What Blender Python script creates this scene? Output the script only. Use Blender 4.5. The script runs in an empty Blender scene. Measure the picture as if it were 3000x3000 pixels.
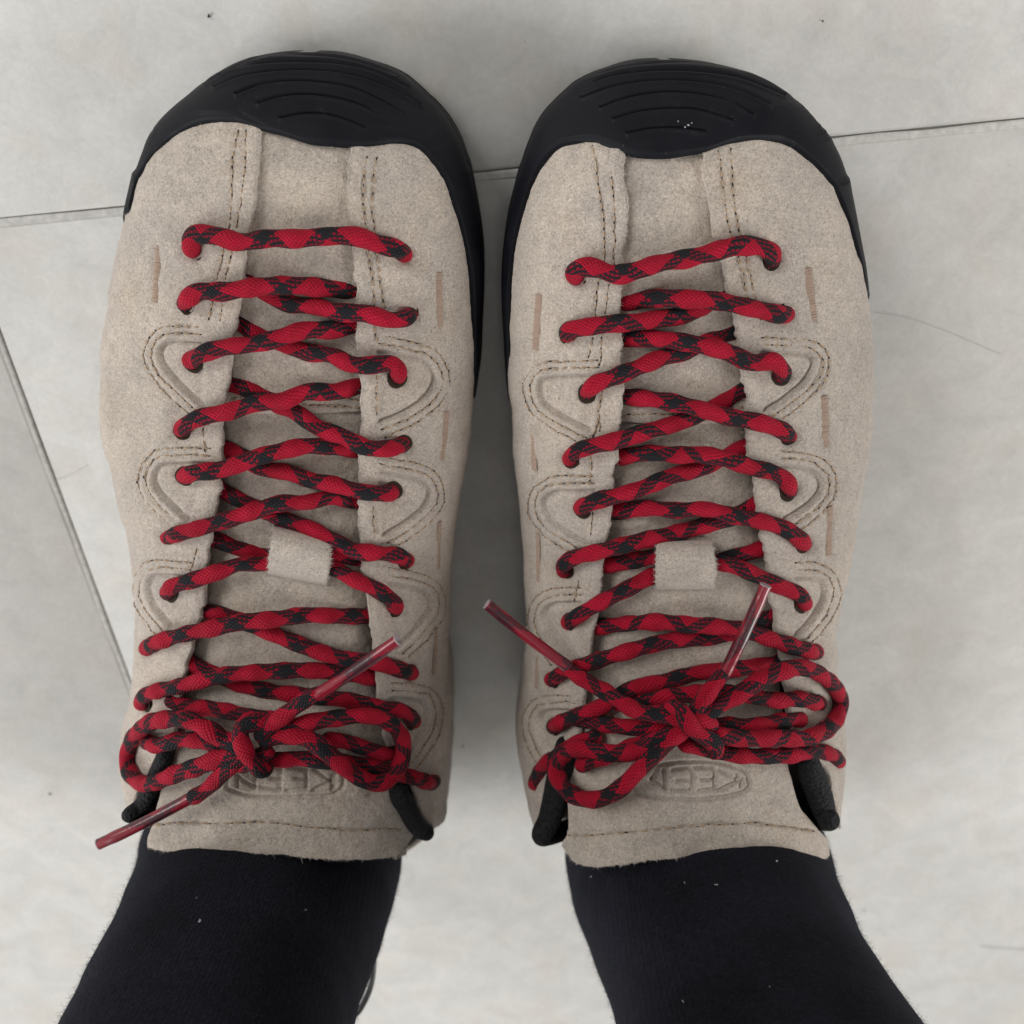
import bpy, math, random
import numpy as np

random.seed(7)
RNG = np.random.default_rng(7)
scene = bpy.context.scene
import time
T0 = time.time()
COL = scene.collection

# ------------------------------------------------------------------ camera
CAM_H = 0.31
TILT = math.radians(29.0)
FOC = 2700.0                       # focal length in photograph pixels (3000 px wide)
cd = bpy.data.cameras.new('camera')
cam = bpy.data.objects.new('camera', cd)
COL.objects.link(cam)
cam.location = (0, 0, CAM_H)
cam.rotation_euler = (-TILT, 0, 0)
cd.sensor_width = 36.0
cd.lens = 36.0 * FOC / 3000.0
cd.clip_start = 0.01
cd.clip_end = 50.0
cd.dof.use_dof = True
cd.dof.focus_distance = 0.262
cd.dof.aperture_fstop = 11.0
scene.camera = cam

# ------------------------------------------------------------------ light
world = bpy.data.worlds.new('World')
scene.world = world
world.use_nodes = True
bg = world.node_tree.nodes['Background']
bg.inputs['Color'].default_value = (1.0, 0.985, 0.965, 1)
bg.inputs['Strength'].default_value = 0.33


def area(name, loc, target, size, power, color=(1, 1, 1), sizey=None):
    ld = bpy.data.lights.new(name, 'AREA')
    ld.energy = power
    ld.color = color
    ld.shape = 'RECTANGLE'
    ld.size = size
    ld.size_y = sizey or size
    o = bpy.data.objects.new(name, ld)
    COL.objects.link(o)
    o.location = loc
    import mathutils
    d = mathutils.Vector(target) - mathutils.Vector(loc)
    o.rotation_euler = d.to_track_quat('-Z', 'Y').to_euler()
    return o


area('window_light', (-1.9, -1.05, 1.25), (-0.05, -0.2, 0.0), 1.3, 41.0, (0.98, 0.99, 1.0))
area('side_light', (2.0, -0.85, 1.15), (0.05, -0.2, 0.0), 1.1, 40.0, (1.0, 0.985, 0.965))
area('front_light', (-1.9, 1.7, 1.5), (0, -0.05, 0), 1.3, 43.0, (1.0, 0.98, 0.95))
area('ceiling_light', (0.3, -0.3, 2.4), (0, -0.15, 0), 1.2, 8.0, (1.0, 0.975, 0.94))

scene.view_settings.view_transform = 'Standard'
scene.view_settings.look = 'None'
scene.view_settings.exposure = -0.06
scene.view_settings.gamma = 1.0
scene.view_settings.use_curve_mapping = False

# ------------------------------------------------------------------ lens maths
CT, ST = math.cos(TILT), math.sin(TILT)
C0 = np.array([0, 0, CAM_H])
FWD = np.array([0, -ST, -CT])
UPV = np.array([0, CT, -ST])


def proj(P):
    """world points -> photograph pixels and axial depth"""
    Q = np.asarray(P, float) - C0
    dep = Q @ FWD
    u = Q[..., 0] / dep * FOC
    v = (Q @ UPV) / dep * FOC
    return 1500 + u, 1500 - v, dep


def ray(px, py, dep):
    px = np.asarray(px, float)
    py = np.asarray(py, float)
    dep = np.asarray(dep, float)
    u = (px - 1500) / FOC
    v = (1500 - py) / FOC
    return (C0 + FWD * dep[..., None]
            + np.stack([u * dep, v * dep * 0, v * 0], -1) * np.array([1.0, 0, 0])
            + UPV * (v * dep)[..., None])


def on_plane(px, py, z):
    u = px - 1500.0
    v = 1500.0 - py
    t = (CAM_H - z) / (FOC * CT + v * ST)
    return np.array([u * t, t * (-FOC * ST + v * CT)])


K = 1250 / 1932.0


def A(*p): return [(250 + x * K, 100 + y * K) + tuple(r) for x, y, *r in p]
def B(*p): return [(1400 + x * K, 100 + y * K) + tuple(r) for x, y, *r in p]
def Cz(*p): return [(250 + x * K, 1200 + y * K) + tuple(r) for x, y, *r in p]
def D(*p): return [(1400 + x * K, 1200 + y * K) + tuple(r) for x, y, *r in p]
K2 = 1500 / 1932.0
def E(*p): return [(x * K2, 2250 + y * K2) for x, y in p]
def F(*p): return [(1500 + x * K2, 2250 + y * K2) for x, y in p]


# ------------------------------------------------------------------ helpers
def mesh_obj(name, V, Fc, mat, parent=None, smooth=True, uv=None):
    """V (n,3), Fc (m,3|4) arrays -> one linked mesh object"""
    V = np.asarray(V, np.float32)
    Fc = np.asarray(Fc, np.int32)
    me = bpy.data.meshes.new(name)
    n, k = Fc.shape
    me.vertices.add(len(V))
    me.vertices.foreach_set('co', V.ravel())
    me.loops.add(n * k)
    me.loops.foreach_set('vertex_index', Fc.ravel())
    me.polygons.add(n)
    me.polygons.foreach_set('loop_start', np.arange(0, n * k, k, dtype=np.int32))
    me.polygons.foreach_set('loop_total', np.full(n, k, np.int32))
    if smooth:
        me.polygons.foreach_set('use_smooth', np.ones(n, bool))
    if uv is not None:
        l = me.uv_layers.new(name='UVMap')
        l.data.foreach_set('uv', np.asarray(uv, np.float32)[Fc.ravel()].ravel())
    me.update()
    me.validate()
    me.materials.append(mat)
    o = bpy.data.objects.new(name, me)
    COL.objects.link(o)
    if parent is not None:
        o.parent = parent
    return o


def grid_faces(nr, nc, off=0, closed=False):
    i = np.arange(nr - 1)[:, None]
    j = np.arange(nc if closed else nc - 1)[None, :]
    j2 = (j + 1) % nc
    a = i * nc + j
    b = i * nc + j2
    c = (i + 1) * nc + j2
    d = (i + 1) * nc + j
    return np.stack([a + 0 * d, b + 0 * a, c, d], -1).reshape(-1, 4) + off


class Bag:
    """collects grids into one mesh"""
    def __init__(s):
        s.V, s.F, s.U, s.n = [], [], [], 0

    def grid(s, G, closed=False, uv=None, flip=False):
        nr, nc = G.shape[:2]
        f = grid_faces(nr, nc, s.n, closed)
        if flip:
            f = f[:, ::-1]
        s.V.append(G.reshape(-1, 3))
        s.F.append(f)
        s.U.append(uv.reshape(-1, 2) if uv is not None else np.zeros((nr * nc, 2)))
        s.n += nr * nc

    def build(s, name, mat, parent=None, smooth=True):
        return mesh_obj(name, np.concatenate(s.V), np.concatenate(s.F), mat, parent, smooth,
                        np.concatenate(s.U))


def catmull(P, n=12):
    P = np.asarray(P, float)
    P = np.vstack([2 * P[0] - P[1], P, 2 * P[-1] - P[-2]])
    out = []
    for i in range(1, len(P) - 2):
        p0, p1, p2, p3 = P[i - 1], P[i], P[i + 1], P[i + 2]
        t = np.linspace(0, 1, n, endpoint=False)[:, None]
        out.append(0.5 * ((2 * p1) + (-p0 + p2) * t + (2 * p0 - 5 * p1 + 4 * p2 - p3) * t ** 2
                          + (-p0 + 3 * p1 - 3 * p2 + p3) * t ** 3))
    out.append(P[-2][None])
    return np.vstack(out)


def resample(P, step):
    d = np.r_[0, np.cumsum(np.linalg.norm(np.diff(P[:, :3], axis=0), axis=1))]
    n = max(2, int(d[-1] / step) + 1)
    s = np.linspace(0, d[-1], n)
    return np.stack([np.interp(s, d, P[:, k]) for k in range(P.shape[1])], 1), s


def frames(P):
    T = np.gradient(P, axis=0)
    T /= np.linalg.norm(T, axis=1)[:, None] + 1e-12
    n0 = np.cross(T[0], [0, 0.2, 1.0])
    n0 /= np.linalg.norm(n0)
    N = [n0]
    for i in range(1, len(P)):
        v = N[-1] - T[i] * (N[-1] @ T[i])
        N.append(v / (np.linalg.norm(v) + 1e-12))
    N = np.array(N)
    return T, N, np.cross(T, N)


def smooth_noise(n, cell, rng):
    k = int(n / cell) + 3
    v = rng.normal(size=k)
    x = np.arange(n) / cell
    i = x.astype(int)
    f = x - i
    f = f * f * (3 - 2 * f)
    return v[i] * (1 - f) + v[i + 1] * f


def tube(bag, P, r, nseg=20, step=0.0006, uoff=0.0, period=0.0175, voff=0.0, pulse=0.09, cap=True, flat=1.0,
         wob=0.04):
    """round cord along P (n,3) ; r scalar or per-point"""
    rr = np.broadcast_to(np.asarray(r, float), (len(P),))
    Q, s = resample(np.c_[P, rr], step)
    # light smoothing
    for _ in range(4):
        Q[1:-1, :3] = (Q[:-2, :3] + 2 * Q[1:-1, :3] + Q[2:, :3]) / 4
    T, N, Bn = frames(Q[:, :3])
    u = s / period + uoff
    th = np.linspace(0, 2 * math.pi, nseg, endpoint=False)
    v = np.arange(nseg) / nseg
    R = Q[:, 3][:, None] * np.ones(nseg)[None]
    if pulse:
        a = (v[None] + voff + u[:, None]) % 1
        b = (v[None] + voff - u[:, None]) % 1
        bl = np.maximum(0, np.cos((a - .3) * 2 * math.pi)) * np.maximum(0, np.cos((b - .3) * 2 * math.pi))
        R = R * (1 - pulse * .45 + pulse * 1.3 * bl + pulse * .55 * np.cos(2 * math.pi * (2 * u[:, None] + .1)))
    if wob:
        R = R * (1 + wob * smooth_noise(len(s), 9, RNG)[:, None])
    if cap and len(s) > 5:
        m = min(5, len(s) // 3)
        e = np.sqrt(1 - (1 - np.arange(m) / m) ** 2)
        e[0] = 0.02
        R[:m] *= e[:, None]
        R[-m:] *= e[::-1][:, None]
    G = (Q[:, None, :3] + R[..., None] * (np.cos(th)[None, :, None] * N[:, None] * flat
                                          + np.sin(th)[None, :, None] * Bn[:, None]))
    # closed with duplicated seam for clean uv
    G = np.concatenate([G, G[:, :1]], 1)
    u = u + (smooth_noise(len(s), 18, RNG) * 0.05 if pulse else 0)
    vv = np.r_[v, 1.0] + voff
    tw = (smooth_noise(len(s), 22, RNG) * 0.085)[:, None] if pulse else 0
    uv = np.stack([np.broadcast_to(u[:, None], (len(s), nseg + 1)),
                   vv[None] + tw + 0 * u[:, None]], -1)
    bag.grid(G, uv=uv)


# ------------------------------------------------------------------ materials
def new_mat(name):
    m = bpy.data.materials.new(name)
    m.use_nodes = True
    nt = m.node_tree
    return m, nt, nt.nodes['Principled BSDF']


def nd(nt, kind, **kw):
    n = nt.nodes.new(kind)
    for k, v in kw.items():
        if k in n.inputs:
            n.inputs[k].default_value = v
        else:
            setattr(n, k, v)
    return n


def math_n(nt, op, a, b=None, c=None):
    n = nt.nodes.new('ShaderNodeMath')
    n.operation = op
    for i, x in enumerate((a, b, c)):
        if x is None:
            continue
        if isinstance(x, (int, float)):
            n.inputs[i].default_value = x
        else:
            nt.links.new(x, n.inputs[i])
    return n.outputs[0]


def noise_n(nt, scale, detail=2.0, rough=0.5, vec=None, dist=0.0):
    n = nt.nodes.new('ShaderNodeTexNoise')
    n.inputs['Scale'].default_value = scale
    n.inputs['Detail'].default_value = detail
    n.inputs['Roughness'].default_value = rough
    n.inputs['Distortion'].default_value = dist
    if vec is not None:
        nt.links.new(vec, n.inputs['Vector'])
    return n.outputs['Fac']


def ramp_n(nt, fac, stops):
    r = nt.nodes.new('ShaderNodeValToRGB')
    cr = r.color_ramp
    while len(cr.elements) > len(stops):
        cr.elements.remove(cr.elements[-1])
    while len(cr.elements) < len(stops):
        cr.elements.new(0.5)
    for e, (p, c) in zip(cr.elements, stops):
        e.position = p
        e.color = (c[0], c[1], c[2], 1)
    nt.links.new(fac, r.inputs['Fac'])
    return r.outputs['Color']


def mix_n(nt, fac, a, b, blend='MIX'):
    n = nt.nodes.new('ShaderNodeMix')
    n.data_type = 'RGBA'
    n.blend_type = blend
    if isinstance(fac, (int, float)):
        n.inputs[0].default_value = fac
    else:
        nt.links.new(fac, n.inputs[0])
    for i, x in ((6, a), (7, b)):
        if isinstance(x, tuple):
            n.inputs[i].default_value = (x[0], x[1], x[2], 1)
        else:
            nt.links.new(x, n.inputs[i])
    return n.outputs[2]


def bump_n(nt, height, strength, dist, normal=None):
    n = nt.nodes.new('ShaderNodeBump')
    n.inputs['Strength'].default_value = strength
    n.inputs['Distance'].default_value = dist
    nt.links.new(height, n.inputs['Height'])
    if normal is not None:
        nt.links.new(normal, n.inputs['Normal'])
    return n.outputs[0]


def suede(name, base, shift=0.0):
    m, nt, bs = new_mat(name)
    tc = nt.nodes.new('ShaderNodeTexCoord').outputs['Object']
    big = noise_n(nt, 28 + shift, 3, 0.55, tc)
    mid = noise_n(nt, 230, 3, 0.6, tc)
    fine = noise_n(nt, 1450, 3, 0.55, tc, 1.2)
    grit = noise_n(nt, 2600, 2, 0.6, tc)
    b = np.array(base)
    c1 = ramp_n(nt, big, [(0.30, b * np.array([.90, .90, .91])), (0.7, b * np.array([1.10, 1.085, 1.055]))])
    c2 = ramp_n(nt, mid, [(0.32, (.93, .93, .935)), (0.68, (1.06, 1.055, 1.05))])
    c3 = ramp_n(nt, fine, [(0.31, (.66, .65, .64)), (0.5, (1, 1, 1)), (0.69, (1.24, 1.235, 1.22))])
    c4 = ramp_n(nt, grit, [(0.3, (.84, .84, .84)), (0.7, (1.14, 1.14, 1.14))])
    c = mix_n(nt, 1.0, c1, c2, 'MULTIPLY')
    c = mix_n(nt, 1.0, c, c3, 'MULTIPLY')
    c = mix_n(nt, 1.0, c, c4, 'MULTIPLY')
    # dusty, warmer worn patches
    dirt = ramp_n(nt, noise_n(nt, 60, 4, 0.65, tc), [(0.54, (0, 0, 0)), (0.78, (0.6, 0.6, 0.6))])
    c = mix_n(nt, dirt, c, mix_n(nt, 1.0, c, (0.83, 0.77, 0.69), 'MULTIPLY'))
    nap = nt.nodes.new('ShaderNodeMapping')
    nap.inputs['Scale'].default_value = (1.0, 0.45, 1.0)
    nap.inputs['Rotation'].default_value = (0, 0, 0.5)
    nt.links.new(tc, nap.inputs['Vector'])
    c = mix_n(nt, 1.0, c, ramp_n(nt, noise_n(nt, 95, 3, 0.6, nap.outputs[0], 0.8),
                                 [(0.34, (.94, .94, .95)), (0.66, (1.05, 1.045, 1.045))]), 'MULTIPLY')
    nt.links.new(c, bs.inputs['Base Color'])
    bs.inputs['Roughness'].default_value = 0.96
    bs.inputs['Specular IOR Level'].default_value = 0.12
    bs.inputs['Sheen Weight'].default_value = 0.25
    bs.inputs['Sheen Roughness'].default_value = 0.6
    bs.inputs['Sheen Tint'].default_value = (0.9, 0.86, 0.82, 1)
    n1 = bump_n(nt, fine, 0.75, 0.0005)
    n2 = bump_n(nt, mid, 0.25, 0.0005, n1)
    nt.links.new(n2, bs.inputs['Normal'])
    return m


SUEDE = suede('suede', (0.455, 0.402, 0.350))
SUEDE_T = suede('tongue_suede', (0.455, 0.402, 0.346), 6)


def fuzz_mat(name, col):
    m, nt, bs = new_mat(name)
    bs.inputs['Base Color'].default_value = (*col, 1)
    bs.inputs['Roughness'].default_value = 0.9
    bs.inputs['Specular IOR Level'].default_value = 0.1
    return m


FUZZ = fuzz_mat('suede_fibre', (0.55, 0.50, 0.46))
THREAD = fuzz_mat('tan_thread', (0.37, 0.27, 0.18))
HOLE_SHADE = fuzz_mat('hole_shade', (0.035, 0.024, 0.018))  # near-black colour standing in for the shade inside holes
TACK = fuzz_mat('brown_thread', (0.35, 0.26, 0.205))
SOCKFIB = fuzz_mat('sock_fibre', (0.035, 0.036, 0.045))
LINT = fuzz_mat('lint', (0.6, 0.6, 0.62))


def rubber():
    m, nt, bs = new_mat('black_rubber')
    tc = nt.nodes.new('ShaderNodeTexCoord').outputs['Object']
    n = noise_n(nt, 90, 4, 0.6, tc)
    f = noise_n(nt, 1500, 3, 0.6, tc)
    c = ramp_n(nt, n, [(0.3, (0.0045, 0.005, 0.0078)), (0.7, (0.0085, 0.009, 0.0125))])
    sp = nt.nodes.new('ShaderNodeTexVoronoi')
    sp.inputs['Scale'].default_value = 330
    nt.links.new(tc, sp.inputs['Vector'])
    dust = ramp_n(nt, sp.outputs['Distance'], [(0.02, (.5, .5, .5)), (0.07, (0, 0, 0))])
    c = mix_n(nt, dust, c, (0.10, 0.10, 0.10))
    sc = ramp_n(nt, noise_n(nt, 150, 5, 0.75, tc, 1.0), [(0.60, (0, 0, 0)), (0.72, (.5, .5, .5))])
    c = mix_n(nt, sc, c, (0.030, 0.030, 0.031))
    nt.links.new(c, bs.inputs['Base Color'])
    r = ramp_n(nt, n, [(0.3, (0.50,) * 3), (0.7, (0.62,) * 3)])
    nt.links.new(r, bs.inputs['Roughness'])
    bs.inputs['Specular IOR Level'].default_value = 0.16
    nt.links.new(bump_n(nt, f, 0.25, 0.0002), bs.inputs['Normal'])
    return m


RUBBER = rubber()


def knit(name, col, scale, glow=0.3):
    m, nt, bs = new_mat(name)
    tc = nt.nodes.new('ShaderNodeTexCoord').outputs['Object']
    n = noise_n(nt, scale, 3, 0.7, tc)
    p = noise_n(nt, 26, 4, 0.65, tc)
    b = np.array(col)
    c = mix_n(nt, 1.0, ramp_n(nt, n, [(0.3, b * .55), (0.72, b * 1.7)]),
              ramp_n(nt, p, [(0.3, (.55, .55, .55)), (0.75, (1.5, 1.5, 1.7))]), 'MULTIPLY')
    nt.links.new(c, bs.inputs['Base Color'])
    bs.inputs['Roughness'].default_value = 0.95
    bs.inputs['Specular IOR Level'].default_value = 0.08
    bs.inputs['Sheen Weight'].default_value = glow
    bs.inputs['Sheen Roughness'].default_value = 0.5
    bs.inputs['Sheen Tint'].default_value = (0.55, 0.6, 0.8, 1)
    sx = nt.nodes.new('ShaderNodeSeparateXYZ')
    nt.links.new(tc, sx.inputs[0])
    rib = math_n(nt, 'SINE', math_n(nt, 'ADD', math_n(nt, 'MULTIPLY', sx.outputs[0], 5200.0),
                                    math_n(nt, 'MULTIPLY', noise_n(nt, 120, 2, 0.5, tc), 4.0)))
    nt.links.new(bump_n(nt, rib, 0.14, 0.00025, bump_n(nt, n, 0.8, 0.0006)), bs.inputs['Normal'])
    return m


SOCK = knit('black_sock_knit', (0.0078, 0.0081, 0.0108), 900, 0.05)


def mesh_fabric():
    m, nt, bs = new_mat('black_lining_mesh')
    tc = nt.nodes.new('ShaderNodeTexCoord').outputs['Object']
    v = nt.nodes.new('ShaderNodeTexVoronoi')
    v.inputs['Scale'].default_value = 900
    nt.links.new(tc, v.inputs['Vector'])
    c = ramp_n(nt, v.outputs['Distance'], [(0.1, (0.002, 0.002, 0.003)), (0.6, (0.012, 0.012, 0.014))])
    nt.links.new(c, bs.inputs['Base Color'])
    bs.inputs['Roughness'].default_value = 0.8
    bs.inputs['Specular IOR Level'].default_value = 0.25
    nt.links.new(bump_n(nt, v.outputs['Distance'], 0.9, 0.0005), bs.inputs['Normal'])
    return m


LINING = mesh_fabric()


def braid(name, aglet=False):
    m, nt, bs = new_mat(name)
    uvn = nt.nodes.new('ShaderNodeUVMap')
    sep = nt.nodes.new('ShaderNodeSeparateXYZ')
    nt.links.new(uvn.outputs['UV'], sep.inputs[0])
    u, v = sep.outputs[0], sep.outputs[1]
    tc = nt.nodes.new('ShaderNodeTexCoord').outputs['Object']
    wob = math_n(nt, 'MULTIPLY', math_n(nt, 'SUBTRACT', noise_n(nt, 130, 2, 0.5, tc), 0.5), 0.22)
    a = math_n(nt, 'ADD', math_n(nt, 'ADD', v, u), wob)
    b = math_n(nt, 'ADD', math_n(nt, 'SUBTRACT', v, u), wob)
    M = 14.0
    def floor_(x): return math_n(nt, 'FLOOR', x)
    def fract(x): return math_n(nt, 'FRACT', x)
    aM, bM = math_n(nt, 'MULTIPLY', a, M), math_n(nt, 'MULTIPLY', b, M)
    # strand colour: quantised so that colour changes strand by strand
    aq = math_n(nt, 'DIVIDE', math_n(nt, 'ADD', floor_(aM), 0.5), M)
    bq = math_n(nt, 'DIVIDE', math_n(nt, 'ADD', floor_(bM), 0.5), M)
    redA = math_n(nt, 'LESS_THAN', fract(aq), 0.725)
    redB = math_n(nt, 'LESS_THAN', fract(bq), 0.725)
    par = math_n(nt, 'MODULO', math_n(nt, 'ADD', math_n(nt, 'ADD', floor_(aM), floor_(bM)), 2000.0), 2.0)
    top = math_n(nt, 'GREATER_THAN', par, 0.5)
    red = math_n(nt, 'ADD', math_n(nt, 'MULTIPLY', redA, top),
                 math_n(nt, 'MULTIPLY', redB, math_n(nt, 'SUBTRACT', 1.0, top)))
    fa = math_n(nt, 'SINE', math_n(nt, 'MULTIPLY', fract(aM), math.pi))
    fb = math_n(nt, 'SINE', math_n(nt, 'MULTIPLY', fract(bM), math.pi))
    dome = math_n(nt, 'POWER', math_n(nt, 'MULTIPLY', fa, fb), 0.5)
    fib = noise_n(nt, 3800, 2, 0.6, tc)
    big = noise_n(nt, 190, 2, 0.5, tc)
    mixed = math_n(nt, 'ABSOLUTE', math_n(nt, 'SUBTRACT', redA, redB))
    both = math_n(nt, 'MULTIPLY', redA, redB)
    # red and black strands side by side: fine lines along the cord, the red one dotted
    lines = math_n(nt, 'FRACT', math_n(nt, 'ADD', math_n(nt, 'MULTIPLY', math_n(nt, 'ADD', v, wob), 11.0),
                                       math_n(nt, 'MULTIPLY', math_n(nt, 'SUBTRACT', redA, redB), math_n(nt, 'MULTIPLY', u, 1.0))))
    inline = math_n(nt, 'LESS_THAN', lines, 0.50)
    dots = math_n(nt, 'GREATER_THAN', math_n(nt, 'ABSOLUTE', math_n(nt, 'SINE', math_n(nt, 'MULTIPLY', u, 14 * math.pi))), 0.38)
    red = math_n(nt, 'ADD', both, math_n(nt, 'MULTIPLY', mixed, math_n(nt, 'MULTIPLY', inline, dots)))
    redc = ramp_n(nt, big, [(0.3, (0.34, 0.0022, 0.019)), (0.7, (0.455, 0.004, 0.029))])
    redc = mix_n(nt, mixed, redc, mix_n(nt, 1.0, redc, (.62, .8, .8), 'MULTIPLY'))
    col = mix_n(nt, red, (0.0125, 0.0125, 0.016), redc)
    if not aglet:
        shade = ramp_n(nt, fib, [(0.25, (.78, .78, .78)), (0.75, (1.2, 1.2, 1.2))])
        col = mix_n(nt, 1.0, col, shade, 'MULTIPLY')
        crev = ramp_n(nt, dome, [(0.05, (.58, .58, .58)), (0.65, (1.06, 1.06, 1.06))])  # shade in the crevices between strands, put into the colour
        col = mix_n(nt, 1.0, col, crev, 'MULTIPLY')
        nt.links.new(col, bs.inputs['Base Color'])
        bs.inputs['Roughness'].default_value = 0.72
        bs.inputs['Specular IOR Level'].default_value = 0.18
        bs.inputs['Sheen Weight'].default_value = 0.02
        h = math_n(nt, 'ADD', dome, math_n(nt, 'MULTIPLY', fib, 0.35))
        nt.links.new(bump_n(nt, h, 0.9, 0.00045), bs.inputs['Normal'])
    else:
        dark = mix_n(nt, 0.55, col, (0.065, 0.005, 0.012))
        nt.links.new(dark, bs.inputs['Base Color'])
        bs.inputs['Roughness'].default_value = 0.28
        bs.inputs['Coat Weight'].default_value = 0.45
        bs.inputs['Coat Roughness'].default_value = 0.3
        nt.links.new(bump_n(nt, noise_n(nt, 500, 2, 0.5, tc), 0.25, 0.0004), bs.inputs['Normal'])
    return m


BRAID = braid('red_black_braid')
AGLET = braid('clear_tip_plastic', True)


def simple(name, col, rough, spec=0.5, coat=0.0):
    m, nt, bs = new_mat(name)
    tc = nt.nodes.new('ShaderNodeTexCoord').outputs['Object']
    n = noise_n(nt, 400, 3, 0.6, tc)
    b = np.array(col)
    nt.links.new(ramp_n(nt, n, [(0.3, b * .85), (0.7, b * 1.15)]), bs.inputs['Base Color'])
    bs.inputs['Roughness'].default_value = rough
    bs.inputs['Specular IOR Level'].default_value = spec
    bs.inputs['Coat Weight'].default_value = coat
    return m


TIP_END = simple('tip_end_plastic', (0.30, 0.25, 0.26), 0.4)
CORD = simple('black_cord', (0.006, 0.006, 0.007), 0.35)
SKIN = simple('leg_skin', (0.4, 0.25, 0.18), 0.6)
HAIR = simple('grey_hair', (0.20, 0.195, 0.19), 0.6)
SPECK = simple('dark_speck', (0.05, 0.05, 0.055), 0.8)
CHALK = simple('pale_scuff', (0.35, 0.35, 0.34), 0.8)


def tile_mat():
    m, nt, bs = new_mat('floor_tile')
    tc = nt.nodes.new('ShaderNodeTexCoord').outputs['Object']
    mp = nt.nodes.new('ShaderNodeMapping')
    mp.inputs['Scale'].default_value = (1.0, 1.15, 1.0)
    mp.inputs['Rotation'].default_value = (0, 0, 0.7)
    nt.links.new(tc, mp.inputs['Vector'])
    big = noise_n(nt, 7, 4, 0.6, tc, 0.6)
    mid = noise_n(nt, 55, 5, 0.68, mp.outputs[0], 0.7)
    fine = noise_n(nt, 420, 4, 0.7, mp.outputs[0], 0.5)
    warm = noise_n(nt, 34, 3, 0.6, tc)
    c = ramp_n(nt, big, [(0.3, (0.545, 0.535, 0.512)), (0.7, (0.585, 0.576, 0.555))])
    c2 = ramp_n(nt, mid, [(0.3, (.90, .90, .895)), (0.7, (1.07, 1.07, 1.07))])
    c3 = ramp_n(nt, fine, [(0.32, (.94, .94, .935)), (0.7, (1.04, 1.04, 1.04))])
    c = mix_n(nt, 1.0, c, c2, 'MULTIPLY')
    c = mix_n(nt, 1.0, c, c3, 'MULTIPLY')
    w = ramp_n(nt, warm, [(0.5, (0, 0, 0)), (0.75, (.6, .6, .6))])
    c = mix_n(nt, w, c, mix_n(nt, 1.0, c, (1.0, 0.945, 0.885), 'MULTIPLY'))
    sp = nt.nodes.new('ShaderNodeTexVoronoi')
    sp.inputs['Scale'].default_value = 75
    nt.links.new(tc, sp.inputs['Vector'])
    pit = ramp_n(nt, sp.outputs['Distance'], [(0.012, (.5, .5, .5)), (0.03, (0, 0, 0))])
    c = mix_n(nt, pit, c, (0.16, 0.155, 0.15))
    # faint dragged scratches
    mp2 = nt.nodes.new('ShaderNodeMapping')
    mp2.inputs['Scale'].default_value = (1.0, 26.0, 1.0)
    mp2.inputs['Rotation'].default_value = (0, 0, 2.2)
    nt.links.new(tc, mp2.inputs['Vector'])
    scr = ramp_n(nt, noise_n(nt, 22, 5, 0.75, mp2.outputs[0], 0.3), [(0.64, (0, 0, 0)), (0.74, (.35, .35, .35))])
    c = mix_n(nt, scr, c, mix_n(nt, 1.0, c, (.86, .85, .84), 'MULTIPLY'))
    nt.links.new(c, bs.inputs['Base Color'])
    bs.inputs['Roughness'].default_value = 0.5
    bs.inputs['Specular IOR Level'].default_value = 0.35
    n1 = bump_n(nt, fine, 0.18, 0.0004)
    nt.links.new(bump_n(nt, mid, 0.15, 0.0004, n1), bs.inputs['Normal'])
    return m


TILE = tile_mat()
GROUT = simple('grout', (0.53, 0.52, 0.495), 0.95, 0.1)
GROUT_DARK = simple('dark_bed', (0.26, 0.255, 0.235), 0.95, 0.1)  # bed under the tiles, darker than the grout


def tag(o, label=None, cat=None, group=None, kind=None):
    if label: o['label'] = label
    if cat: o['category'] = cat
    if group: o['group'] = group
    if kind: o['kind'] = kind
    return o


# ------------------------------------------------------------------ floor
h0, h1 = on_plane(0, 650, 0), on_plane(3000, 357, 0)
v0, v1 = on_plane(0, 994, 0), on_plane(383, 2009, 0)
gd = (h1 - h0) / np.linalg.norm(h1 - h0)
gn = np.array([gd[1], -gd[0]])               # towards the viewer's side (down the picture)
# crossing point of the two joints
Mx = np.stack([h1 - h0, -(v1 - v0)], 1)
k = np.linalg.solve(Mx, v0 - h0)
corner = h0 + k[0] * (h1 - h0)
SZ, GAP = 0.60, 0.0023
floor_V = np.array([[-6, -6, -0.0013], [6, -6, -0.0013], [6, 6, -0.0013], [-6, 6, -0.0013]])
fl = mesh_obj('floor', floor_V, [[0, 1, 2, 3]], GROUT_DARK, None, False)
tag(fl, kind='structure')


def tile_mesh():
    a = GAP / 2
    bv = 0.0009
    rings = []
    for ins, z in ((0, -0.009), (0, -0.0007), (0.0002, -0.0003), (bv, 0.0)):
        p = []
        for sx, sy in ((0, 0), (1, 0), (1, 1), (0, 1)):
            x = (a + ins) if sx == 0 else SZ - a - ins
            y = (a + ins) if sy == 0 else SZ - a - ins
            p.append((x, y, z))
        rings.append(p)
    V = np.array(rings).reshape(-1, 3)
    Fc = grid_faces(4, 4, 0, True)
    Fc = np.vstack([Fc, [[12, 13, 14, 15]]])
    return V, Fc


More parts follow.
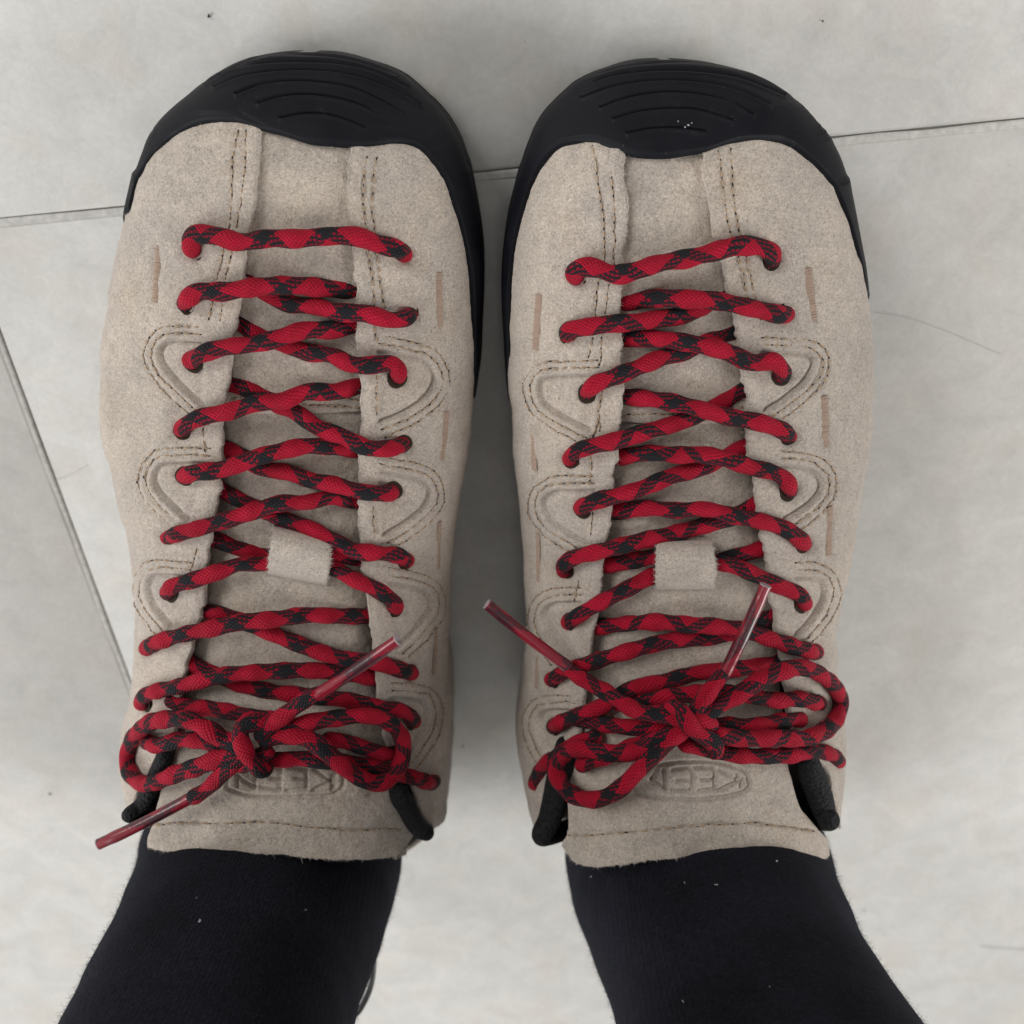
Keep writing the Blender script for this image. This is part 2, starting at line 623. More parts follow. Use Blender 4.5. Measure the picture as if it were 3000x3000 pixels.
tv, tf = tile_mesh()
t0 = None
ang = math.atan2(gd[1], gd[0])
for i in range(-3, 4):
    for j in range(-3, 4):
        if t0 is None:
            o = mesh_obj('tile', tv, tf, TILE, fl, False)
            t0 = o
        else:
            o = t0.copy()
            COL.objects.link(o)
            o.parent = fl
        shift = 0.0
        p = corner + gd * (SZ * i + shift) - gn * (SZ * j)
        # local x along gd, local y up the picture
        o.location = (p[0], p[1], RNG.uniform(-0.0002, 0.0002))
        o.rotation_euler = (0, 0, ang)
def grout_strip(c0, d, n, off):
    """grout filling a joint, with a fine crack left along one tile"""
    L = np.linspace(-1.9, 1.9, 900)
    rg = np.random.default_rng(int(abs(off) * 1000) + 3)
    e = smooth_noise(900, 4, rg) * 0.00012 + smooth_noise(900, 30, rg) * 0.0001
    z = -0.00025 + smooth_noise(900, 3, rg) * 0.00008
    a, b_ = -GAP / 2 + 0.00045, GAP / 2 + 0.0002
    rows = []
    for o_, dz in ((a + .0001, -.0010), (a, -.0004), (a + .0003, 0), (0.2 * b_, 0.00008), (b_, 0.00010), (b_ + .00055, 0.00014), (b_ + .0007, -.0004)):
        p = c0 + d * L[:, None] + n * (o_ + (e[:, None] if o_ < .0002 else 0))
        rows.append(np.c_[p, z + dz])
    bg_ = Bag(); bg_.grid(np.stack(rows, 0))
    bg_.build('grout_joint', GROUT, fl)


for i in range(-3, 4):
    # n points from the crack side to the full side
    grout_strip(corner - gn * (-SZ * i), gd, gn, i + 20)
    for j in range(-3, 4):
        pass
for i in range(-3, 4):
    grout_strip(corner + gd * (SZ * i) , gn, -gd, i + 40)
# ------------------------------------------------------------------ shoe surface
ZB = 0.012


class Shoe:
    def __init__(s, outL, outR, ridge, Y0, heel, soleRows):
        """outL/outR: traced outline (px,py); ridge: px trace of the top line; heel=(xl,xr,xend)"""
        s.Y0 = Y0
        s.Yend = -0.335
        oL = catmull(np.array(outL, float), 8)
        oR = catmull(np.array(outR, float), 8)
        for o_, row_, sg_ in ((oL, soleRows[0], 1), (oR, soleRows[1], -1)):
            w_ = np.clip((row_ - o_[:, 1]) / 150, 0, 1)
            o_[:, 0] += sg_ * (15 if row_ > 1000 else 6) * w_ * np.clip((o_[:, 1] - 150) / 120, 0.3, 1)
            o_[:, 1] += 11 * np.clip((400 - o_[:, 1]) / 200, 0, 1)
        apx = 0.5 * (oL[0] + oR[0])
        oL = np.vstack([apx, oL]); oR = np.vstack([apx, oR])
        s.Y0 = Y0 = on_plane(apx[0], apx[1], 0.022)[1]
        wl = np.array([on_plane(a, b, 0.022) for a, b in oL[:60]])
        wr = np.array([on_plane(a, b, 0.022) for a, b in oR[:60]])
        s.ys = np.unique(np.r_[Y0 - 0.03 * np.linspace(0, 1, 60) ** 2, np.linspace(Y0 - 0.03, -0.25, 60),
                               np.linspace(-0.25, s.Yend, 24)])[::-1]
        d = s.Y0 - s.ys
        s.d = d
        hk = np.interp(d, [0, .01, .02, .035, .05, .08, .11, .14, .17, .20, .215, .23, .33],
                       [.040, .045, .048, .052, .055, .061, .069, .078, .090, .105, .114, .124, .150])
        s.zw = np.interp(d, [0, .03, .08, .14, .20, .33], [.022, .024, .030, .038, .044, .040])
        q = np.clip(d / 0.030, 0, 1)
        q = np.sqrt(1 - (1 - q) ** 2)
        s.h = s.zw + (hk - s.zw) * q
        oL, oR = oL[np.argsort(oL[:, 1])], oR[np.argsort(oR[:, 1])]
        rg = np.array(ridge)
        s.oL, s.oR = oL, oR
        # pixel row of the widest point of each section
        def row(y, z):
            return proj(np.stack([0 * y, y, z], -1))[1:]
        r, dep = row(s.ys, s.zw)
        s.xl = (np.interp(r, oL[:, 1], oL[:, 0]) - 1500) / FOC * dep
        s.xr = (np.interp(r, oR[:, 1], oR[:, 0]) - 1500) / FOC * dep
        tipL = interp_sorted(-s.ys, -wl[:, 1], wl[:, 0])
        tipR = interp_sorted(-s.ys, -wr[:, 1], wr[:, 0])
        kt = np.clip((s.d - 0.012) / 0.02, 0, 1)
        s.xl = tipL * (1 - kt) + s.xl * kt
        s.xr = tipR * (1 - kt) + s.xr * kt
        r2, dep2 = row(s.ys, s.h)
        s.xt = (np.interp(r2, rg[:, 1], rg[:, 0]) - 1500) / FOC * dep2
        s.heel = heel
        s._close()
        for it in range(10):
            s._fit()
        s.grid()

    def _close(s):
        # close the toe, blend into the heel
        tip = 0.5 * (s.xl[-1] + s.xr[-1])
        w = np.clip(s.d / 0.02, 0, 1)
        s.xt = s.xt * w + (1 - w) * tip
        xl, xr, _ = s.heel
        k = np.clip((-0.252 - s.ys) / 0.03, 0, 1)
        k = k * k * (3 - 2 * k)
        e = np.clip((s.ys - s.Yend) / 0.045, 0, 1)
        e = np.sqrt(1 - (1 - e) ** 2)
        xc = 0.5 * (xl + xr)
        hl = xc - (xc - xl) * e
        hr = xc + (xr - xc) * e
        s.xl = s.xl * (1 - k) + hl * k
        s.xr = s.xr * (1 - k) + hr * k
        s.xt = s.xt * (1 - k) + xc * k
        s.xt = np.clip(s.xt, s.xl + 0.3 * (s.xr - s.xl), s.xl + 0.7 * (s.xr - s.xl))

    def _fit(s):
        n = 81
        T = np.linspace(0, 1, n)
        YY, TT = np.meshgrid(s.ys, T, indexing='ij')
        P = s.P(YY, TT)
        px, py, _ = proj(P)
        vis = s.ys > -0.29
        off_ = (YY < -0.252) & ((TT > 0.2) & (TT < 0.8) | (P[..., 2] > 0.06))     # nothing is built there
        px = np.where(off_, 0.5 * (s.oL[-1, 0] + s.oR[-1, 0]), px)
        P_, px_, py_ = P[vis], px[vis], py[vis]
        yb = py_.ravel(); xb = px_.ravel()
        # silhouette envelope per pixel row, using the whole surface
        rows = np.arange(60, 2560, 8.0)
        bi = np.clip(((yb - 56) / 8).astype(int), 0, len(rows) - 1)
        mn = np.full(len(rows), 1e9); mx = np.full(len(rows), -1e9)
        np.minimum.at(mn, bi, xb); np.maximum.at(mx, bi, xb)
        amin = np.full(len(rows), np.nan); amax = np.full(len(rows), np.nan)
        idx = np.nonzero(vis)[0]
        flat_i = np.repeat(idx, n)
        for b in range(len(rows)):
            pass
        okL = mn < 1e8
        tl = np.interp(rows, s.oL[:, 1], s.oL[:, 0])
        tr = np.interp(rows, s.oR[:, 1], s.oR[:, 0])
        # which section makes the envelope in each row
        dL = np.zeros(len(s.ys)); cL = np.zeros(len(s.ys))
        dR = np.zeros(len(s.ys)); cR = np.zeros(len(s.ys))
        isL = np.abs(xb - mn[bi]) < 1e-6
        isR = np.abs(xb - mx[bi]) < 1e-6
        for m, dd, cc, tgt, cur in ((isL, dL, cL, tl, mn), (isR, dR, cR, tr, mx)):
            ii = flat_i[m]
            e = (tgt[bi[m]] - cur[bi[m]])
            ok = (rows[bi[m]] > s.oL[0, 1] + 6) & (rows[bi[m]] < 2500)
            np.add.at(dd, ii[ok], e[ok]); np.add.at(cc, ii[ok], 1)
        have = cL > 0
        xi = np.arange(len(s.ys))
        dep = proj(np.stack([0 * s.ys, s.ys, s.zw], -1))[2]
        eL = np.interp(xi, xi[have], (dL / np.maximum(cL, 1))[have])
        have = cR > 0
        eR = np.interp(xi, xi[have], (dR / np.maximum(cR, 1))[have])
        ker = np.ones(3) / 3
        eL = np.convolve(np.pad(eL, 1, 'edge'), ker, 'valid')
        eR = np.convolve(np.pad(eR, 1, 'edge'), ker, 'valid')
        w = np.clip((s.ys + 0.31) / 0.03, 0, 1) * np.clip((s.d - 0.006) / 0.014, 0, 1)
        s.xl = s.xl + 0.7 * eL / FOC * dep * w
        s.xr = s.xr + 0.7 * eR / FOC * dep * w
        sm = np.array([.25, .5, .25])
        m = s.d > 0.02
        xl2 = np.convolve(np.pad(s.xl, 1, 'edge'), sm, 'valid'); xr2 = np.convolve(np.pad(s.xr, 1, 'edge'), sm, 'valid')
        s.xl = np.where(m, xl2, s.xl); s.xr = np.where(m, xr2, s.xr)
        s.err = (np.abs(tl - mn)[okL].mean(), np.abs(tr - mx)[okL].mean())

    def par(s, Y, name):
        return np.interp(-Y, -s.ys, getattr(s, name))

    def P(s, Y, t):
        Y = np.asarray(Y, float); t = np.asarray(t, float)
        xl, xr, xt, h, zw = (s.par(Y, k) for k in ('xl', 'xr', 'xt', 'h', 'zw'))
        left = t <= 0.5
        tt = np.where(left, t, 1 - t)
        xe = np.where(left, xl, xr)
        low = tt < 0.10
        tau = np.clip((tt - 0.10) / 0.40, 0, 1)
        ph = tau * math.pi / 2
        sect = 2.35
        cx = np.clip(np.cos(ph), 0, 1) ** (2 / sect)
        cz = np.clip(np.sin(ph), 0, 1) ** (2 / 2.1)
        x = xt + (xe - xt) * cx
        z = zw + (h - zw) * cz
        lo = np.clip(tt / 0.10, 0, 1)
        zl = ZB + (zw - ZB) * lo
        xlw = xe + (xt - xe) * 0.06 * (1 - lo) ** 2
        x = np.where(low, xlw, x)
        z = np.where(low, zl, z)
        return np.stack([x, Y + 0 * x, z], -1)

    def N(s, Y, t):
        e = 4e-4
        t = np.clip(np.asarray(t, float), 0.002, 0.998)
        a = s.P(Y, t + 0.002) - s.P(Y, t - 0.002)
        b = s.P(np.minimum(Y + e, s.Y0 - 1e-5), t) - s.P(Y - e, t)
        n = np.cross(b, a)
        n = n / (np.linalg.norm(n, axis=-1, keepdims=True) + 1e-12)
        sg = np.where((n @ np.array([0, 0.0, 1.0])) < -0.35, 1, 1)
        return -n * sg[..., None] if False else n

    def grid(s):
        Y = np.linspace(s.Y0 - 1e-4, -0.275, 420)
        Y = np.unique(np.r_[Y, s.Y0 - 0.02 * np.linspace(0.02, 1, 60) ** 2])
        T = np.linspace(0.03, 0.97, 300)
        YY, TT = np.meshgrid(Y, T, indexing='ij')
        P = s.P(YY, TT)
        N = s.N(YY, TT)
        # orient outward
        ctr = np.stack([s.par(YY, 'xt'), YY, 0.02 + 0 * YY], -1)
        s.flip = 1.0 if ((P - ctr) * N).sum(-1).mean() > 0 else -1.0
        N = N * s.flip
        vd = P - C0
        facing = (N * vd).sum(-1) < 0
        px, py, dep = proj(P)
        m = facing.ravel()
        sub = np.zeros(YY.shape, bool); sub[::2, ::2] = True
        m = m & sub.ravel()
        s.gp = np.stack([px.ravel()[m], py.ravel()[m]], 1).astype(np.float32)
        s.gY, s.gT = YY.ravel()[m], TT.ravel()[m]
        s.gd_ = dep.ravel()[m]

    def inv(s, pts):
        """photograph pixels -> (Y, t) on the surface (closest seen point)"""
        pts = np.atleast_2d(np.asarray(pts, float))[:, :2]
        out = []
        for i in range(0, len(pts), 64):
            q = pts[i:i + 64]
            qf = q.astype(np.float32)
            d = (qf[:, None, 0] - s.gp[None, :, 0]) ** 2 + (qf[:, None, 1] - s.gp[None, :, 1]) ** 2
            j = d.argmin(1)
            Y, T = s.gY[j].copy(), s.gT[j].copy()
            near = d[np.arange(len(q)), j] < 14 ** 2
            for _ in range(3):
                p0 = np.stack(proj(s.P(Y, T))[:2], -1)
                pY = np.stack(proj(s.P(Y - 3e-4, T))[:2], -1)
                pT = np.stack(proj(s.P(Y, T + 1e-3))[:2], -1)
                J = np.stack([(pY - p0) / -3e-4, (pT - p0) / 1e-3], -1)
                r = q - p0
                det = J[:, 0, 0] * J[:, 1, 1] - J[:, 0, 1] * J[:, 1, 0]
                det = np.where(np.abs(det) < 1e5, 1e12, det)
                dY = (J[:, 1, 1] * r[:, 0] - J[:, 0, 1] * r[:, 1]) / det
                dT = (-J[:, 1, 0] * r[:, 0] + J[:, 0, 0] * r[:, 1]) / det
                Y = Y + np.clip(dY, -2e-3, 2e-3) * near
                T = np.clip(T + np.clip(dT, -6e-3, 6e-3) * near, 0.01, 0.99)
                Y = np.minimum(Y, s.Y0 - 1e-4)
            out.append(np.stack([Y, T], 1))
        return np.concatenate(out)

    def place(s, pts, lift):
        """pixels lifted towards the viewer off the surface, at their own real distance"""
        pts = np.atleast_2d(np.asarray(pts, float))
        yt = s.inv(pts)
        dep = proj(s.P(yt[:, 0], yt[:, 1]))[2]
        return ray(pts[:, 0], pts[:, 1], dep - np.asarray(lift))

    def off(s, Y, t, h):
        return s.P(Y, t) + s.N(Y, t) * s.flip * np.asarray(h)[..., None]


def dist_poly(px, py, poly):
    """distance (px) from points to an open polyline, and signed side"""
    poly = np.asarray(poly, float)[:, :2]
    best = np.full(px.shape, 1e9)
    for a, b in zip(poly[:-1], poly[1:]):
        ab = b - a
        L2 = (ab ** 2).sum() + 1e-9
        k = np.clip(((px - a[0]) * ab[0] + (py - a[1]) * ab[1]) / L2, 0, 1)
        dx = px - a[0] - k * ab[0]
        dy = py - a[1] - k * ab[1]
        best = np.minimum(best, dx * dx + dy * dy)
    return np.sqrt(best)


def inside_poly(px, py, poly):
    poly = np.asarray(poly, float)[:, :2]
    c = np.zeros(px.shape, bool)
    n = len(poly)
    for i in range(n):
        x1, y1 = poly[i]
        x2, y2 = poly[(i + 1) % n]
        cond = ((y1 > py) != (y2 > py)) & (px < (x2 - x1) * (py - y1) / (y2 - y1 + 1e-12) + x1)
        c ^= cond
    return c


class Relief:
    """real height features on a panel, laid out along traced lines"""
    def __init__(s):
        s.f = []

    def groove(s, poly, width, depth):
        s.f.append(('g', catmull(np.array(poly)[:, :2], 5), width, depth))
        return s

    def patch(s, poly, height, soft=5):
        s.f.append(('p', np.array(poly)[:, :2], soft, height))
        return s

    def __call__(s, px, py):
        out = np.zeros(px.shape)
        for kind, poly, w, h in s.f:
            lo, hi = poly.min(0) - 4 * w - 4, poly.max(0) + 4 * w + 4
            m = (px > lo[0]) & (px < hi[0]) & (py > lo[1]) & (py < hi[1])
            if not m.any():
                continue
            x, y = px[m], py[m]
            if kind == 'g':
                dd = dist_poly(x, y, poly)
                out[m] += h * np.exp(-(dd / w) ** 2)
            else:
                dd = dist_poly(x, y, np.vstack([poly, poly[:1]]))
                ins = inside_poly(x, y, poly)
                sd = np.where(ins, dd, -dd)
                k = np.clip(0.5 + sd / (2 * w), 0, 1)
                out[m] += h * k * k * (3 - 2 * k)
        return out


def interp_sorted(x, xs, ys):
    o = np.argsort(xs)
    return np.interp(x, np.asarray(xs)[o], np.asarray(ys)[o])


def noise2(px, py, cell, seed, amp=1.0):
    r = np.random.default_rng(seed)
    G = r.normal(size=(256, 256))
    x = px / cell; y = py / cell
    i = np.floor(x).astype(int); j = np.floor(y).astype(int)
    fx = x - i; fy = y - j
    fx = fx * fx * (3 - 2 * fx); fy = fy * fy * (3 - 2 * fy)
    g = lambda a, b: G[a % 256, b % 256]
    return amp * ((g(i, j) * (1 - fx) + g(i + 1, j) * fx) * (1 - fy)
                  + (g(i, j + 1) * (1 - fx) + g(i + 1, j + 1) * fx) * fy)


def hairs(bag, P, Nrm, out_dir, n, lmin, lmax, w, rng):
    """short fibres rooted along a 3-D polyline"""
    idx = rng.uniform(0, len(P) - 1, n)
    i = idx.astype(int); f = (idx - i)[:, None]
    i2 = np.minimum(i + 1, len(P) - 1)
    root = P[i] * (1 - f) + P[i2] * f
    o = out_dir[i] * (1 - f) + out_dir[i2] * f
    d = o + rng.normal(size=(n, 3)) * 0.75 + Nrm[i] * rng.uniform(0.0, 0.9, (n, 1))
    d /= np.linalg.norm(d, axis=1)[:, None]
    L = rng.uniform(lmin, lmax, (n, 1))
    bend = rng.normal(size=(n, 3)) * 0.5
    side = np.cross(d, rng.normal(size=(n, 3)))
    side /= np.linalg.norm(side, axis=1)[:, None]
    side *= w
    root = root - d * L * 0.15
    a = root; b = root + (d + bend * .3) * L * .5; c = root + (d + bend) * L
    for k in range(1):
        V = np.stack([np.stack([a - side, a + side], 1), np.stack([b - side * .8, b + side * .8], 1),
                      np.stack([c - side * .25, c + side * .25], 1)], 1)      # n,3,2,3
        nv = V.reshape(-1, 3)
        base = np.arange(n)[:, None] * 6 + bag.n
        f1 = np.stack([base[:, 0], base[:, 0] + 1, base[:, 0] + 3, base[:, 0] + 2], 1)
        f2 = f1 + 2
        bag.V.append(nv); bag.F.append(np.vstack([f1, f2])); bag.U.append(np.zeros((len(nv), 2)))
        bag.n += len(nv)
# ------------------------------------------------------------------ traced data
def dtab(conv, p):
    """D-shaped eyelet pad: start, top corner, apex, lower, end"""
    return np.array(conv(*p))


def offset_poly(poly, d):
    T = np.gradient(poly, axis=0)
    T /= np.linalg.norm(T, axis=1)[:, None] + 1e-9
    return poly + np.stack([-T[:, 1], T[:, 0]], 1) * d


DATA = {}
DATA['left'] = dict(
    soleRows=(700, 1130),
    label='left beige suede shoe, its lace tip lying out over the tile at the lower left',
    Y0=-0.0135,
    heel=(-0.128, -0.053, -0.09),
    outL=A((1000, 92), (900, 94), (800, 106), (700, 135), (600, 190), (500, 260), (400, 345), (310, 445), (250, 575), (203, 710),
           (178, 830), (158, 945), (140, 1030), (115, 1150), (95, 1270), (75, 1400), (65, 1550), (65, 1700), (75, 1850))
    + Cz((90, 180), (120, 330), (150, 450), (190, 600), (215, 760), (225, 900), (225, 1000), (220, 1100), (210, 1250),
         (200, 1350), (187, 1430), (168, 1500), (162, 1600), (165, 1700), (185, 1790), (205, 1850)) + [(405, 2440), (400, 2530)],
    outR=A((1040, 92), (1150, 98), (1280, 128), (1400, 172), (1500, 238), (1595, 330), (1672, 440), (1722, 560), (1752, 700),
           (1776, 820), (1798, 960), (1804, 1100), (1802, 1250), (1795, 1400), (1780, 1530), (1760, 1640))
    + Cz((1750, 0), (1745, 100), (1735, 200), (1710, 330), (1690, 450), (1670, 600), (1655, 800), (1650, 1000),
         (1640, 1200), (1645, 1350), (1655, 1500), (1655, 1650), (1640, 1780), (1610, 1850)) + [(1245, 2440), (1245, 2530)],
    ridge=[(880, 150), (880, 430), (870, 700), (850, 1000), (850, 1300), (850, 1600), (835, 1900), (820, 2200), (805, 2550)],
    cap=A((158, 1010), (162, 930), (185, 800), (215, 700), (250, 640), (300, 560), (370, 490), (430, 450), (500, 415), (570, 400),
          (660, 400), (720, 408), (790, 435), (880, 455), (950, 478), (1020, 500), (1100, 508), (1200, 515), (1300, 510),
          (1400, 498), (1470, 505), (1530, 540), (1580, 600), (1630, 670), (1670, 780), (1700, 880), (1720, 980),
          (1735, 1080), (1745, 1200), (1755, 1400), (1756, 1640)),
    edgeL=A((790, 380), (790, 430), (782, 520), (775, 640), (770, 700), (760, 800), (745, 870), (735, 960), (720, 1050), (705, 1150),
            (690, 1250), (670, 1400), (655, 1500), (640, 1600), (628, 1700), (620, 1780), (618, 1850), (620, 1932))
    + Cz((618, 150), (610, 250), (605, 350), (590, 450), (568, 560), (555, 650), (540, 760), (535, 830), (515, 950),
         (490, 1020), (465, 1120), (440, 1230), (425, 1300), (408, 1400), (400, 1500), (375, 1560), (300, 1630), (250, 1700),
         (225, 1770), (203, 1840)),
    edgeR=A((1205, 440), (1205, 515), (1195, 640), (1195, 750), (1200, 860), (1212, 980), (1225, 1080), (1235, 1180), (1235, 1280),
            (1235, 1400), (1240, 1520), (1250, 1600), (1255, 1700), (1250, 1800), (1245, 1850), (1240, 1932))
    + Cz((1250, 150), (1245, 250), (1238, 350), (1240, 450), (1245, 560), (1255, 650), (1265, 760), (1280, 850),
         (1295, 950), (1305, 1040), (1320, 1150), (1330, 1250), (1335, 1350), (1360, 1470), (1410, 1590), (1460, 1650),
         (1485, 1720), (1510, 1800), (1560, 1880)),
    tongL=A((520, 1600)) + Cz((560, 200), (520, 500), (480, 800), (400, 1150), (360, 1400), (345, 1600), (335, 1720), (302, 1850), (275, 1932))
    + E((553, 240), (545, 300), (540, 330)),
    tongR=A((1330, 1600)) + Cz((1320, 200), (1330, 500), (1340, 800), (1370, 1150), (1400, 1400), (1420, 1600), (1410, 1750), (1440, 1850), (1500, 1932))
    + E((1540, 250), (1541, 300), (1541, 350)),
    tongTop=E((545, 305), (600, 316), (700, 320), (800, 320), (950, 325), (1050, 328), (1200, 345), (1300, 348), (1400, 345),
              (1500, 336), (1541, 325)),
    tongStitch=E((562, 216), (700, 212), (830, 215), (925, 210), (1000, 208), (1080, 218), (1200, 232), (1300, 238), (1380, 238),
                 (1480, 232), (1525, 236)),
    ribs=[A((890, 390), (1000, 372), (1100, 378), (1190, 405), (1270, 440)),
          A((790, 325), (900, 295), (1020, 288), (1150, 305), (1250, 335), (1330, 385)),
          A((690, 285), (800, 245), (920, 228), (1060, 232), (1200, 255), (1330, 310), (1430, 370)),
          A((600, 255), (720, 205), (860, 185), (1000, 180), (1150, 190), (1300, 225), (1420, 280), (1500, 330)),
          A((560, 240), (680, 180), (820, 151), (1000, 146), (1150, 154), (1300, 188), (1450, 255)),
          A((620, 200), (800, 130), (1000, 121), (1200, 140), (1400, 205)),
          A((750, 120), (1000, 104), (1200, 120), (1350, 162))],
    tabs=[('R', A((1330, 1440), (1440, 1460), (1540, 1490), (1580, 1560), (1540, 1640), (1440, 1710), (1330, 1755))),
          ('R', Cz((1330, 285), (1430, 305), (1520, 325), (1560, 372), (1530, 440), (1450, 510), (1350, 570))),
          ('R', Cz((1370, 790), (1460, 805), (1540, 830), (1565, 885), (1530, 950), (1470, 1020), (1410, 1080))),
          ('R', Cz((1390, 1310), (1460, 1312), (1535, 1325), (1550, 1380), (1530, 1460), (1480, 1530), (1430, 1590))),
          ('L', A((520, 1400), (450, 1395), (380, 1395), (335, 1430), (350, 1500), (440, 1600), (540, 1690))),
          ('L', Cz((560, 248), (450, 245), (350, 250), (310, 300), (330, 370), (400, 440), (470, 505))),
          ('L', Cz((470, 762), (390, 755), (310, 755), (280, 810), (300, 880), (340, 930), (385, 985)))],
    seams=[A((690, 440), (672, 540), (665, 640), (660, 750), (650, 880), (620, 1000), (600, 1090), (580, 1200), (565, 1290)),
           A((730, 440), (725, 560), (720, 650), (705, 760), (690, 850), (660, 1000), (640, 1080), (625, 1200), (610, 1290)),
           A((1270, 560), (1262, 640), (1258, 750), (1270, 860), (1285, 1000), (1300, 1100), (1305, 1180), (1318, 1400)),
           A((1318, 560), (1305, 640), (1300, 760), (1310, 880), (1330, 1080), (1345, 1180), (1365, 1330)),
           A((1318, 1530), (1318, 1720)), Cz((1305, 440), (1310, 520), (1320, 570)),
           Cz((555, 40), (530, 110), (545, 180)), Cz((510, 620), (480, 730)), Cz((1350, 700), (1380, 760))],
    vampStitch=[A((640, 1660), (760, 1640), (900, 1640), (1060, 1650), (1250, 1665)),
                A((640, 1695), (760, 1680), (900, 1682), (1060, 1692), (1250, 1705))],
    vampY=1195, bars=[A((325, 960), (318, 1090), (310, 1215)), A((1605, 1080), (1606, 1200), (1610, 1325)),
                      A((1640, 1710), (1630, 1850)) + Cz((1618, 230)), Cz((1610, 510), (1606, 600), (1605, 720)),
                      Cz((1595, 990), (1590, 1100), (1585, 1200))],
    keeper=Cz((855, 522), (1108, 580), (1090, 800), (824, 745)),
    collarL=[(486, 2207, 25), (465, 2259, 26), (436, 2324, 25), (412, 2362, 22), (392, 2395, 18)],
    collarR=[(1167, 2324, 30), (1192, 2365, 30), (1213, 2407, 28), (1237, 2434, 25), (1250, 2437, 22)],
    rows=dict(a=[A((1320, 1130), (1235, 1160), (1130, 1155), (990, 1140), (860, 1140), (750, 1148), (620, 1168), (520, 1165), (462, 1200), (452, 1232)),
                 A((1320, 1290), (1220, 1315), (1120, 1340), (1000, 1340), (900, 1368), (780, 1402), (650, 1415), (550, 1440), (492, 1470), (478, 1490)),
                 A((1330, 1560), (1240, 1590), (1130, 1620), (1000, 1620), (900, 1660), (780, 1670), (650, 1710), (540, 1730), (465, 1762), (430, 1800)),
                 Cz((1330, 150), (1230, 180), (1130, 170), (1000, 165), (900, 185), (780, 215), (700, 245), (600, 275), (500, 285), (438, 305)),
                 Cz((1320, 400), (1220, 415), (1130, 395), (1000, 420), (880, 425), (780, 455), (660, 495), (540, 530), (430, 560), (372, 580)),
                 Cz((1340, 640), (1240, 672), (1120, 655), (1000, 650), (900, 680), (800, 700), (700, 700), (600, 735), (480, 775), (395, 800), (372, 835)),
                 Cz((1380, 915), (1290, 935), (1150, 935), (1000, 930), (850, 950), (720, 960), (600, 985), (480, 1010), (350, 1045), (275, 1080)),
                 Cz((1390, 1220), (1300, 1215), (1150, 1190), (1000, 1180), (850, 1185), (700, 1195), (560, 1215), (440, 1250), (320, 1275), (262, 1300), (262, 1335)),
                 ],
              b=[A((630, 1050), (735, 1095), (820, 1175), (920, 1220), (1050, 1235), (1150, 1260), (1270, 1265), (1380, 1295), (1450, 1285), (1478, 1262)),
                 A((620, 1280), (700, 1310), (790, 1370), (900, 1400), (1000, 1440), (1120, 1455), (1200, 1495), (1290, 1500), (1380, 1490), (1415, 1520), (1415, 1560)),
                 A((560, 1555), (650, 1580), (740, 1610), (840, 1660), (950, 1710), (1050, 1780), (1160, 1820), (1270, 1872), (1380, 1875), (1445, 1855)),
                 Cz((560, 150), (640, 180), (720, 215), (800, 265), (920, 285), (1020, 320), (1130, 340), (1240, 370), (1340, 380), (1398, 372)),
                 Cz((550, 310), (620, 365), (700, 410), (800, 455), (900, 500), (1020, 540), (1120, 590), (1220, 640), (1330, 650), (1420, 662), (1458, 690)),
                 Cz((500, 565), (590, 590), (700, 630), (820, 650), (950, 660), (1050, 690), (1130, 720), (1220, 770), (1310, 810), (1390, 865), (1410, 905)),
                 Cz((440, 870), (520, 910), (620, 930), (740, 970), (860, 1020), (960, 1060), (1070, 1100), (1180, 1130), (1300, 1140), (1400, 1170), (1485, 1195)),
                 Cz((390, 1115), (480, 1150), (560, 1190), (680, 1235), (800, 1270), (950, 1290), (1100, 1305), (1220, 1320), (1330, 1350), (1440, 1365), (1492, 1415)),
                 ]),
    over='a',
    bar0=A((492, 985), (475, 940), (500, 905), (600, 915), (700, 942), (830, 925), (950, 927), (1080, 917), (1220, 915), (1330, 952), (1420, 975), (1445, 1005)),
    # bow pieces: x, y, lift in mm
    extra=[Cz((370, 1310, -1), (450, 1345, 0), (560, 1352, 2), (680, 1375, 3), (780, 1395, 4), (880, 1400, 4)),
           Cz((780, 1545, 5), (860, 1585, 4), (980, 1580, 3), (1080, 1590, 3), (1180, 1600, 2.5), (1300, 1620, 2.5), (1420, 1650, 3.5), (1500, 1670, 3.5), (1560, 1690, 2.5), (1588, 1680, -2)),
           Cz((1060, 1500, 2.5), (1160, 1500, 2.5), (1260, 1530, 2.5), (1360, 1560, 1.5), (1440, 1540, -1)),
           Cz((270, 1500, 0), (330, 1520, 3), (430, 1495, 3), (530, 1500, 3.5), (620, 1530, 4), (700, 1530, 5))],
    loops=[Cz((740, 1500, 8), (640, 1500, 8), (560, 1450, 9), (480, 1410, 9), (390, 1400, 9), (300, 1415, 8.5), (225, 1475, 6), (192, 1560, 3.5),
              (200, 1640, 3), (260, 1695, 3.5), (350, 1675, 5), (440, 1640, 6), (540, 1605, 7), (640, 1570, 8), (740, 1540, 8)),
           Cz((780, 1500, 8), (880, 1480, 8), (980, 1480, 8.5), (1070, 1530, 8.5), (1150, 1600, 8), (1230, 1660, 7), (1320, 1692, 6), (1400, 1650, 6),
              (1440, 1560, 6), (1425, 1470, 6.5), (1360, 1405, 7), (1260, 1385, 7), (1160, 1395, 7), (1050, 1410, 7), (930, 1440, 7), (820, 1470, 7))],
    knot=[Cz((880, 1410, 5), (800, 1420, 9), (725, 1425, 11), (700, 1475, 12), (725, 1550, 12.5), (770, 1610, 11), (810, 1630, 8), (830, 1590, 6)),
          Cz((860, 1545, 7), (810, 1560, 8), (760, 1590, 8), (720, 1610, 7), (680, 1600, 6))],
    ends=[(Cz((780, 1500, 8), (840, 1430, 9), (900, 1385, 10), (965, 1335, 11), (1030, 1295, 12), (1080, 1268, 13)),
